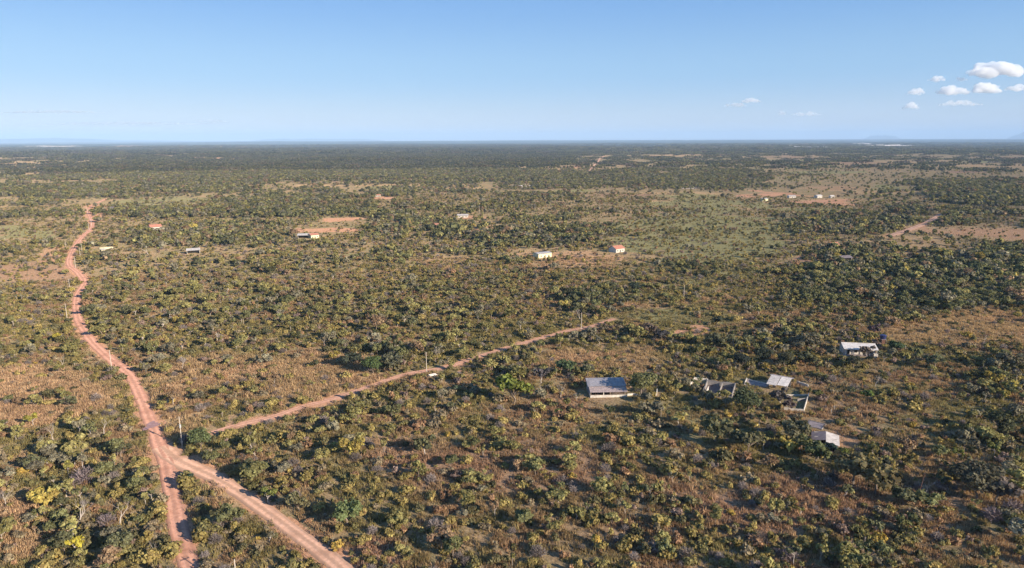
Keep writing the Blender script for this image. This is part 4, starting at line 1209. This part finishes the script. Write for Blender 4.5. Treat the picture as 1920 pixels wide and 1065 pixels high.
def collect(d0, d1, per, seed, scale=1.0):
    x, y, g = sample(d0, d1, per, seed=seed)
    Rg, px, py, z = regions(x, y)
    d = density(Rg, x, y, 1.0 if d1 < 1000 else 2.2)
    ok = g.random(len(x)) < d * scale
    x, y, z, px, py = x[ok], y[ok], z[ok], px[ok], py[ok]; Rg = {k: v[ok] for k, v in Rg.items()}
    ok = keep_clear(x, y, 1.3) & clear_of(x, y, taken)
    q = g.random(len(x))
    for dy in (3, 6, 9, 12):                       # verges are kept cut: hardly a tree stands close before the road
        ok &= (road_dist(x * (1 + dy / y), y + dy) > .8) | (q < .05)
    return x[ok], y[ok], z[ok], px[ok], py[ok], {k: v[ok] for k, v in Rg.items()}, g

tx, ty, tz, tpx, tpy, tR, tg = collect(108, 900, 1 / 11.0, 1)
n = len(tx)
tt, tc = tints(tx, ty, tg, tR, 'tree')
kind = tg.choice(6, n, p=[.26, .17, .18, .20, .09, .10])
kind = np.where((tR['wood'] > .6) & (tg.random(n) < .5), 4, kind)
kind = np.where(tg.random(n) < .5, kind + 7, kind)
hh = np.clip(tg.normal(3.6, 1.05, n), 1.9, 7.5) * (1 + .22 * tR['wood']) * (1 - .12 * tR['open'])
big = tg.random(n) < .03; hh = np.where(big, hh * 1.4, hh)
nat = np.array([t[1] + t[2] for t in TREES])[kind]
ts = hh / nat
trz = tg.uniform(0, 6.28, n); tw = tg.uniform(.72, 1.25, n)
D = np.sqrt(tx ** 2 + ty ** 2 + (CAM_H - tz) ** 2)
inframe = (tpx > 5) & (tpx < 1915) & (tpy > 270) & (tpy < 1068)
size = np.where(inframe, hh / D, 0)
N_IND = 300 - len(HERO)
order = np.argsort(-size)[:N_IND]
ind = np.zeros(n, bool); ind[order] = True

# leafless shrubs
bx, by, g3 = sample(110, 700, 1 / 90.0, seed=9)
ok = keep_clear(bx, by, 1.2) & clear_of(bx, by, taken); bx, by = bx[ok], by[ok]
Rb, bpx, bpy_, bz = regions(bx, by)
ok = g3.random(len(bx)) < (1 - .75 * Rb['open']) * .55
bx, by, bz, bpx, bpy_ = bx[ok], by[ok], bz[ok], bpx[ok], bpy_[ok]
bs = g3.uniform(.6, 1.35, len(bx)); brz = g3.uniform(0, 6.28, len(bx))
bt = np.array([.20, .165, .15]) * g3.uniform(.65, 1.35, len(bx))[:, None]
bkind = g3.integers(0, 2, len(bx))

# shrubs
sx, sy, g2 = sample(108, 1250, 1 / 5.2, seed=2)
Rs, spx, spy, sz = regions(sx, sy)
cl = fbm(sx, sy, 12, 501, 2); cl2 = fbm(sx, sy, 70, 503, 2)
dn = (.32 + .68 * sm(.35, .7, cl) * sm(.25, .6, cl2)) * (1 - .62 * Rs['open']) * (1 - .96 * np.maximum(Rs['soil'], Rs['sand'])) * (1 - .55 * Rs['straw'])
dn *= 1 - .62 * sm(300, 900, np.hypot(sx, sy))
ok = g2.random(len(sx)) < dn
sx, sy, sz, spx, spy = sx[ok], sy[ok], sz[ok], spx[ok], spy[ok]; Rs = {k: v[ok] for k, v in Rs.items()}
ok = keep_clear(sx, sy, .4) & clear_of(sx, sy, taken, .5) & (road_dist(sx * (1 + 2.5 / sy), sy + 2.5) > .3)
sx, sy, sz, spx, spy = sx[ok], sy[ok], sz[ok], spx[ok], spy[ok]; Rs = {k: v[ok] for k, v in Rs.items()}
ns = len(sx)
st, sc_ = tints(sx, sy, g2, Rs, None)
st = st * np.array([1.12, 1.0, .95])
skind = g2.integers(0, 4, ns); ss = np.clip(g2.lognormal(-.05, .33, ns), .45, 2.0); srz = g2.uniform(0, 6.28, ns)
sh = np.array([s[1] for s in SHRUBS])[skind] * ss
sD = np.sqrt(sx ** 2 + sy ** 2 + CAM_H ** 2)
sin_ = (spx > 5) & (spx < 1915) & (spy < 1066)
ssize = np.where(sin_, np.sqrt(sh * np.array([s[0] * 2 for s in SHRUBS])[skind] * ss) / sD, 0)
N_SH = 290
sind = np.zeros(ns, bool); sind[np.argsort(-ssize)[:N_SH]] = True

# ---- labels for the individuals
EXTRA = [('the bottom left corner of the photo', 20, 1050), ('the bottom edge left of the branch road', 520, 1055), ('the bottom edge right of the branch road', 760, 1055), ('the middle of the bottom edge', 960, 1055), ('the bottom edge right of the middle', 1200, 1055),
         ('the bottom edge left of the right corner', 1560, 1055), ('the bottom right corner of the photo', 1900, 1050), ('the left edge at road-fork height', 30, 850), ('the right edge above the corner', 1890, 900), ('the road fork', 315, 860),
         ('the middle of the branch road', 500, 965), ('the tan grass slope at the left edge', 60, 750), ('the wedge of straw grass between the roads', 400, 930), ('the reddish grass right of centre', 1450, 930), ('the reddish grass at centre', 900, 870), ('the left road end at the bottom', 345, 1030),
         ('the mouth of the side track', 410, 805), ('the spot below the barn', 1150, 850)]
marks = [(a, *[float(v) for v in proj(np.array(x), np.array(y), hgt(x, y))[:2]]) for a, x, y in LAND if a] + EXTRA
ORD = ['nearest', 'second nearest', 'third nearest', 'fourth nearest', 'fifth nearest', 'sixth nearest', 'seventh nearest', 'eighth nearest', 'ninth nearest', 'tenth nearest', 'eleventh nearest', 'twelfth nearest', 'thirteenth nearest', 'fourteenth nearest']
CN = ['olive', 'yellow-green', 'dark green', 'grey-green', 'deep green', 'yellowish', 'brownish', 'purplish']
def make_labels(px, py, desc, noun, used):
    """one phrase per plant: look + side + landmark, ranked by distance where several agree"""
    P = {}
    for i in range(len(px)):
        d = [math.hypot(px[i] - m[1], (py[i] - m[2]) * 1.6) for m in marks]
        k = int(np.argmin(d)); m = marks[k]
        dx, dy = px[i] - m[1], (py[i] - m[2]) * 1.6
        side = ('right of' if dx > 0 else 'left of') if abs(dx) > abs(dy) else ('below' if dy > 0 else 'above')
        P.setdefault((desc[i], side, m[0]), []).append((d[k], i))
    out = [None] * len(px)
    for (de, side, mk), lst in P.items():
        lst.sort()
        for r, (_, i) in enumerate(lst):
            pre = '' if len(lst) == 1 else ORD[min(r, 13)] + ' '
            l = f'{pre}{de} {noun} {side} {mk}'
            w = l.split()
            if len(w) > 16: l = ' '.join(w[:16])
            out[i] = l
    return out

io = np.nonzero(ind)[0]
def form(k, h):
    f = ['round', 'tall-crowned', 'wide', 'sparse', 'dense', 'slender', 'big'][k % 7]
    return ('small ' if h < 3.9 else 'tall ' if h > 5.4 else '') + f
desc = [f'{form(kind[i], hh[i])} {CN[tc[i]]}' for i in io]
labs = make_labels(tpx[io], tpy[io], desc, 'tree', set())
for i, lb in zip(io, labs):
    savanna_tree(tx[i], ty[i], hh[i], int(kind[i]), tt[i], trz[i], lb, 'trees of the savanna', wide=float(tw[i]))
io = np.nonzero(sind)[0]
desc = [('low ' if sh[i] < 1.5 else 'upright ' if skind[i] == 1 else 'bushy ') + ('broad ' if skind[i] == 2 else '') + CN[sc_[i]] for i in io]
labs = make_labels(spx[io], spy[io], desc, 'shrub', set())
for i, lb in zip(io, labs):
    o = bpy.data.objects.new('shrub', proto_shrub[skind[i]]); col.objects.link(o)
    o.location = (sx[i], sy[i], sz[i]); o.rotation_euler = (0, 0, srz[i]); o.scale = (ss[i],) * 3
    o['tint'] = [float(v) for v in st[i]]
    tag(o, lb, 'shrub', 'shrubs of the savanna')

# ---- the rest as masses
def rots(rz):
    q = np.random.default_rng(5).normal(size=(2, len(rz))) * .07
    return np.stack([q[0], q[1], rz], 1)
def wid(s_, w_): return np.stack([s_ * w_, s_ * w_, s_], 1)
r_ = ~ind
near = np.hypot(tx, ty) < 520
idx = np.where(near, kind, kind + len(proto_full))
build_points('savanna_woodland', tx[r_], ty[r_], tz[r_], rots(trz[r_]), wid(ts[r_], tw[r_]), idx[r_], tt[r_], proto_full + proto_mid,
             'countless savanna trees spread over the middle ground', 'woodland')
r_ = ~sind
build_points('scrub', sx[r_], sy[r_], sz[r_], rots(srz[r_]), wid(ss[r_], g2.uniform(.7, 1.3, int(r_.sum()))), skind[r_], st[r_], proto_shrub,
             'low green and olive scrub covering the ground between the trees', 'scrub')
build_points('leafless_scrub', bx, by, bz, rots(brz), np.repeat(bs, 3).reshape(-1, 3), bkind, bt, proto_twig, 'grey leafless twiggy scrub scattered among the trees', 'scrub')

# middle distance trees
mx_, my_, mz_, mpx, mpy, mR, mg = collect(900, 2300, 1 / 19.0, 4)
mt, mc = tints(mx_, my_, mg, mR, 'tree'); mt *= .88
mk = mg.choice(6, len(mx_), p=[.26, .12, .25, .12, .2, .05]) + 7 * mg.integers(0, 2, len(mx_)); mh = np.clip(mg.normal(4.4, 1.1, len(mx_)), 2.5, 8) * (1 + .2 * mR['wood'])
ms = mh / np.array([t[1] + t[2] for t in TREES])[mk]
build_points('distant_woodland', mx_, my_, mz_, rots(mg.uniform(0, 6.28, len(mx_))), wid(ms, mg.uniform(.75, 1.35, len(ms))), mk, mt, proto_mid,
             'distant savanna trees filling the plain behind the farmsteads', 'woodland')
# far stands
def stands(d0, d1, per, k, seed, dark):
    x, y, g = sample(d0, d1, per, half=40, seed=seed)
    Rg, px, py, z = regions(x, y)
    L_ = regions(x, y, 9.0)[0]; Rg = {k: (v if k == 'wood' else np.maximum(v, L_[k])) for k, v in Rg.items()}
    c = fbm(x, y, 420, 601, 3); c2 = fbm(x, y * .6, 1700, 611, 2)
    d = .03 + 1.0 * sm(.43, .58, .5 * c + .5 * c2)
    d = d * (1 - .62 * sm(1040, 1140, px) * sm(284, 292, py)) * (1 - .35 * sm(330, 312, py) * sm(286, 300, py))
    d = d * (1 - .9 * np.maximum.reduce([Rg['open'], Rg['straw'], Rg['soil'], Rg['sand'], Rg['green'] * .6])); d = np.maximum(d, Rg['wood'] * (1 - Rg['sand']) * (1 - .9 * Rg['straw']))
    ok = (g.random(len(x)) < d) & (road_dist(x, y) > 14)
    x, y, z = x[ok], y[ok], z[ok]
    n = len(x)
    t, _ = tints(x, y, g, {kk: v[ok] for kk, v in Rg.items()}, None); t = (.45 + .3 * g.random(n)[:, None] * sm(1000, 1200, px[ok])[:, None]) * t + .42 * np.array([.060, .060, .040])
    t *= dark
    kk = g.integers(0, 2, n) if k is None else np.full(n, k)
    s = g.uniform(.8, 1.2, n)
    return x, y, z, g.uniform(0, 6.28, n), s, kk, t
A = [stands(2300, 4600, 1 / 620.0, None, 31, .9), stands(4600, 13000, 1 / 4300.0, 2, 32, .85)]
X, Y, Z, RZ, S, K, T = [np.concatenate([a[i] for a in A]) for i in range(7)]
build_points('far_woodland', X, Y, Z, rots(RZ), np.repeat(S, 3).reshape(-1, 3), K, T, proto_far, 'dark far-off woodland reaching to the horizon', 'woodland')

# grass
gx, gy, g4 = sample(105, 560, 1 / 5.0, seed=5)
Rg, gpx, gpy, gz = regions(gx, gy)
dn = np.clip(.90 + .4 * (fbm(gx, gy, 20, 701, 2) - .5) + .3 * Rg['open'] + .3 * Rg['straw'], 0, 1) * (1 - .9 * Rg['soil'])
dn *= 1 - .6 * sm(300, 560, np.hypot(gx, gy))
ok = g4.random(len(gx)) < dn
gx, gy, gz = gx[ok], gy[ok], gz[ok]; Rg = {k: v[ok] for k, v in Rg.items()}
ok = (road_dist(gx, gy) > .9)
for fx, fy, fr in FOOT: ok &= (gx - fx) ** 2 + (gy - fy) ** 2 > (fr + .6) ** 2 * .8
gx, gy, gz = gx[ok], gy[ok], gz[ok]; Rg = {k: v[ok] for k, v in Rg.items()}
ng = len(gx)
fn = fbm(gx, gy, 16, 711, 3)[:, None]
gt = np.array([.38, .26, .15]) * (1 - sm(.35, .55, fn)) + np.array([.27, .235, .10]) * sm(.35, .55, fn)
for k, c in (('straw', (.52, .36, .215)), ('red', (.40, .26, .17)), ('green', (.31, .275, .135))):
    w = Rg[k][:, None]; gt = gt * (1 - w) + np.array(c) * w
gt = gt * g4.uniform(.75, 1.25, ng)[:, None] * np.array([1.0, .93, .95])
gs = g4.uniform(.75, 1.25, ng) * (1 + .25 * Rg['straw']) * (1 - .25 * Rg['green'])
build_points('dry_grass', gx, gy, gz, rots(g4.uniform(0, 6.28, ng)), np.repeat(gs, 3).reshape(-1, 3), g4.integers(0, 3, ng), gt, proto_grass, 'tall dry straw and reddish grass', 'grass')
print('COUNTS trees', n, 'shrubs', ns, 'mid', len(mx_), 'far', len(X), 'grass', ng, 'twig', len(bx))

# ------------------------------------------------------------------ hills on the horizon
M_HILL = simple('wooded_hill', (0.05, 0.06, 0.04), 0.95, 0.3, .0008)
def hills(pxs, peaks, dist, seed):
    """low range far away: peaks in px above the horizon line at several px"""
    a0 = math.atan((pxs[0] - 960) / 1280); a1 = math.atan((pxs[-1] - 960) / 1280)
    na = 80; nr = 9
    V = []; F = []
    for j in range(nr):
        r = dist + (j - nr // 2) * 700.0
        wj = math.exp(-((j - nr // 2) / 2.2) ** 2) if 0 < j < nr - 1 else 0
        for i in range(na):
            t = i / (na - 1); a = a0 + (a1 - a0) * t
            px = 960 + 1280 * math.tan(a)
            pk = float(np.interp(px, pxs, peaks))
            h = pk / 1280 * dist * math.cos(a) * wj * (1 + .25 * (float(vn(np.array(i / 5.0), np.array(j * 1.3), seed)) - .5))
            x, y = r * math.sin(a), r * math.cos(a)
            V.append((x, y, -30 + h + (30 if h > 0 else 0) + CAM_H * 0.25 * wj))
    for j in range(nr - 1):
        for i in range(na - 1):
            q = j * na + i; F.append((q, q + 1, q + na + 1, q + na))
    me = bpy.data.meshes.new('hills'); me.from_pydata(V, [], F); me.materials.append(M_HILL)
    me.polygons.foreach_set('use_smooth', np.ones(len(F), bool)); me.update()
    o = bpy.data.objects.new('hills', me); col.objects.link(o); o['kind'] = 'structure'
hills([-60, 60, 120, 190, 240, 300, 380], [4, 6, 7, 5, 2, 2, 0], 55000, 1)
hills([478, 500, 530, 560, 600, 640, 690, 730], [0, 2, 4, 3, 4, 3, 3, 0], 55000, 2)
hills([1605, 1620, 1640, 1662, 1674], [0, 6, 6, 5, 0], 55000, 3)
hills([1868, 1885, 1900, 1912, 1935, 1990], [0, 6, 12, 15, 10, 0], 55000, 4)

# ------------------------------------------------------------------ clouds
def cloud_material(name='cloud_vapour', dens=0.0065):
    m, nt, out = mat(name)
    v = nt.nodes.new('ShaderNodeVolumePrincipled')
    v.inputs['Color'].default_value = (1, 1, 1, 1); v.inputs['Density'].default_value = dens; v.inputs['Anisotropy'].default_value = 0.2
    nt.links.new(v.outputs[0], out.inputs['Volume'])
    return m
def puff_material():
    m, nt, out = mat('cloud_puff')
    d = nt.nodes.new('ShaderNodeBsdfDiffuse'); d.inputs[0].default_value = (.98, .98, 1.0, 1)
    t = nt.nodes.new('ShaderNodeBsdfTranslucent'); t.inputs[0].default_value = (.98, .98, 1.0, 1)
    x = nt.nodes.new('ShaderNodeMixShader'); x.inputs[0].default_value = .5
    nt.links.new(d.outputs[0], x.inputs[1]); nt.links.new(t.outputs[0], x.inputs[2])
    nt.links.new(x.outputs[0], out.inputs[0])
    return m
M_CLOUD = cloud_material()
M_THICK = cloud_material('cloud_thick', 0.0095)
def cloud(px, py, w, h, label, seed, dist=16000, core=True):
    import bmesh
    g = random.Random(seed)
    v = ray(px, py); c = Vector(v) * (dist / v[1]); c.z += CAM_H
    s = dist / 1280.0
    bm = bmesh.new()
    nb = max(7, int(w / h * 11))
    for i in range(nb):
        t = (i + .5) / nb * 2 - 1 + g.uniform(-.12, .12)
        env = max(.15, 1 - t * t)
        r = h * s * g.uniform(.14, .40) * (env ** .5)
        x = t * w * s * .5; z = -h * s * .3 + g.uniform(0, .55) * h * s * env
        y = g.uniform(-.5, .5) * h * s
        mt = Matrix.Translation((x, y, z)) @ Matrix.Diagonal((r * g.uniform(1, 1.6), r * 1.2, r * .8, 1))
        bmesh.ops.create_icosphere(bm, subdivisions=3, radius=1, matrix=mt)
    for vv in bm.verts:
        k = s * h * .22
        f = 1.0 / (s * h * .11)
        nn = float(vn(np.array(vv.co.x * f), np.array(vv.co.z * f + vv.co.y * f * .7), seed)) - .5
        vv.co += vv.normal * nn * k
    me = bpy.data.meshes.new('cloud'); bm.to_mesh(me); bm.free()
    me.materials.append(M_THICK if core else M_CLOUD)
    o = bpy.data.objects.new('cloud', me); col.objects.link(o); o.location = c
    rm = o.modifiers.new('r', 'REMESH'); rm.mode = 'VOXEL'; rm.voxel_size = s * h * .05
    if True:
        tag(o, label, 'cloud', 'small white clouds'); return
    me2 = me.copy(); me2.materials.clear(); me2.materials.append(M_PUFF)
    k = bpy.data.objects.new('core', me2); col.objects.link(k); k.parent = o
    rm = k.modifiers.new('r', 'REMESH'); rm.mode = 'VOXEL'; rm.voxel_size = s * h * .05
    dp = k.modifiers.new('shrink', 'DISPLACE'); dp.strength = -s * h * .11; dp.mid_level = 0.0
    tag(o, label, 'cloud', 'small white clouds')
cloud(1865, 129, 90, 34, 'largest puffy white cloud, highest at the right edge', 1)
cloud(1852, 163, 52, 24, 'bright rounded cloud directly under the largest one', 2)
cloud(1788, 169, 56, 18, 'flat white cloud left of the bright rounded one', 3)
cloud(1908, 164, 34, 14, 'small cloud cut off by the right edge below the largest one', 4)
cloud(1757, 147, 26, 11, 'small cloud upper left of the cloud group', 5)
cloud(1802, 147, 20, 9, 'tiny faint cloud below left of the largest cloud', 6, core=False)
cloud(1716, 172, 28, 16, 'small white puff at the left of the cloud group', 7)
cloud(1710, 198, 30, 14, 'lowest left small puff of the cloud group', 8)
cloud(1800, 193, 80, 12, 'thin flat cloud at the bottom of the cloud group', 9, core=False)
cloud(1408, 187, 34, 12, 'small bright cloud left of centre-right sky', 10, 18000)
cloud(1380, 196, 40, 9, 'faint streak just below left of the small bright cloud', 11, 18000, False)
cloud(1466, 211, 14, 9, 'tiny round puff right of the faint streak', 12, 18000, False)
cloud(1512, 213, 56, 9, 'faint thin cloud right of the tiny round puff', 13, 18000, False)

cloud(95, 209, 190, 7, 'faint long flat streak low in the left sky, the uppermost there', 21, 18000, False)
cloud(215, 231, 320, 7, 'faint very long flat streak low in the left sky', 22, 18000, False)
cloud(395, 226, 60, 6, 'short faint streak right of the very long one in the left sky', 23, 18000, False)
# ------------------------------------------------------------------ haze
m, nt, out = mat('air')
v = nt.nodes.new('ShaderNodeVolumePrincipled')
v.inputs['Color'].default_value = (0.50, 0.72, 1.0, 1); v.inputs['Density'].default_value = 0.000040
v.inputs['Anisotropy'].default_value = -0.12
nt.links.new(v.outputs[0], out.inputs['Volume'])
o = MB().box(-64000, 64000, -64000, 64000, -75, 600).build('haze', m); o['kind'] = 'stuff'; o['label'] = 'thin bluish haze over the plain'; o['category'] = 'haze'
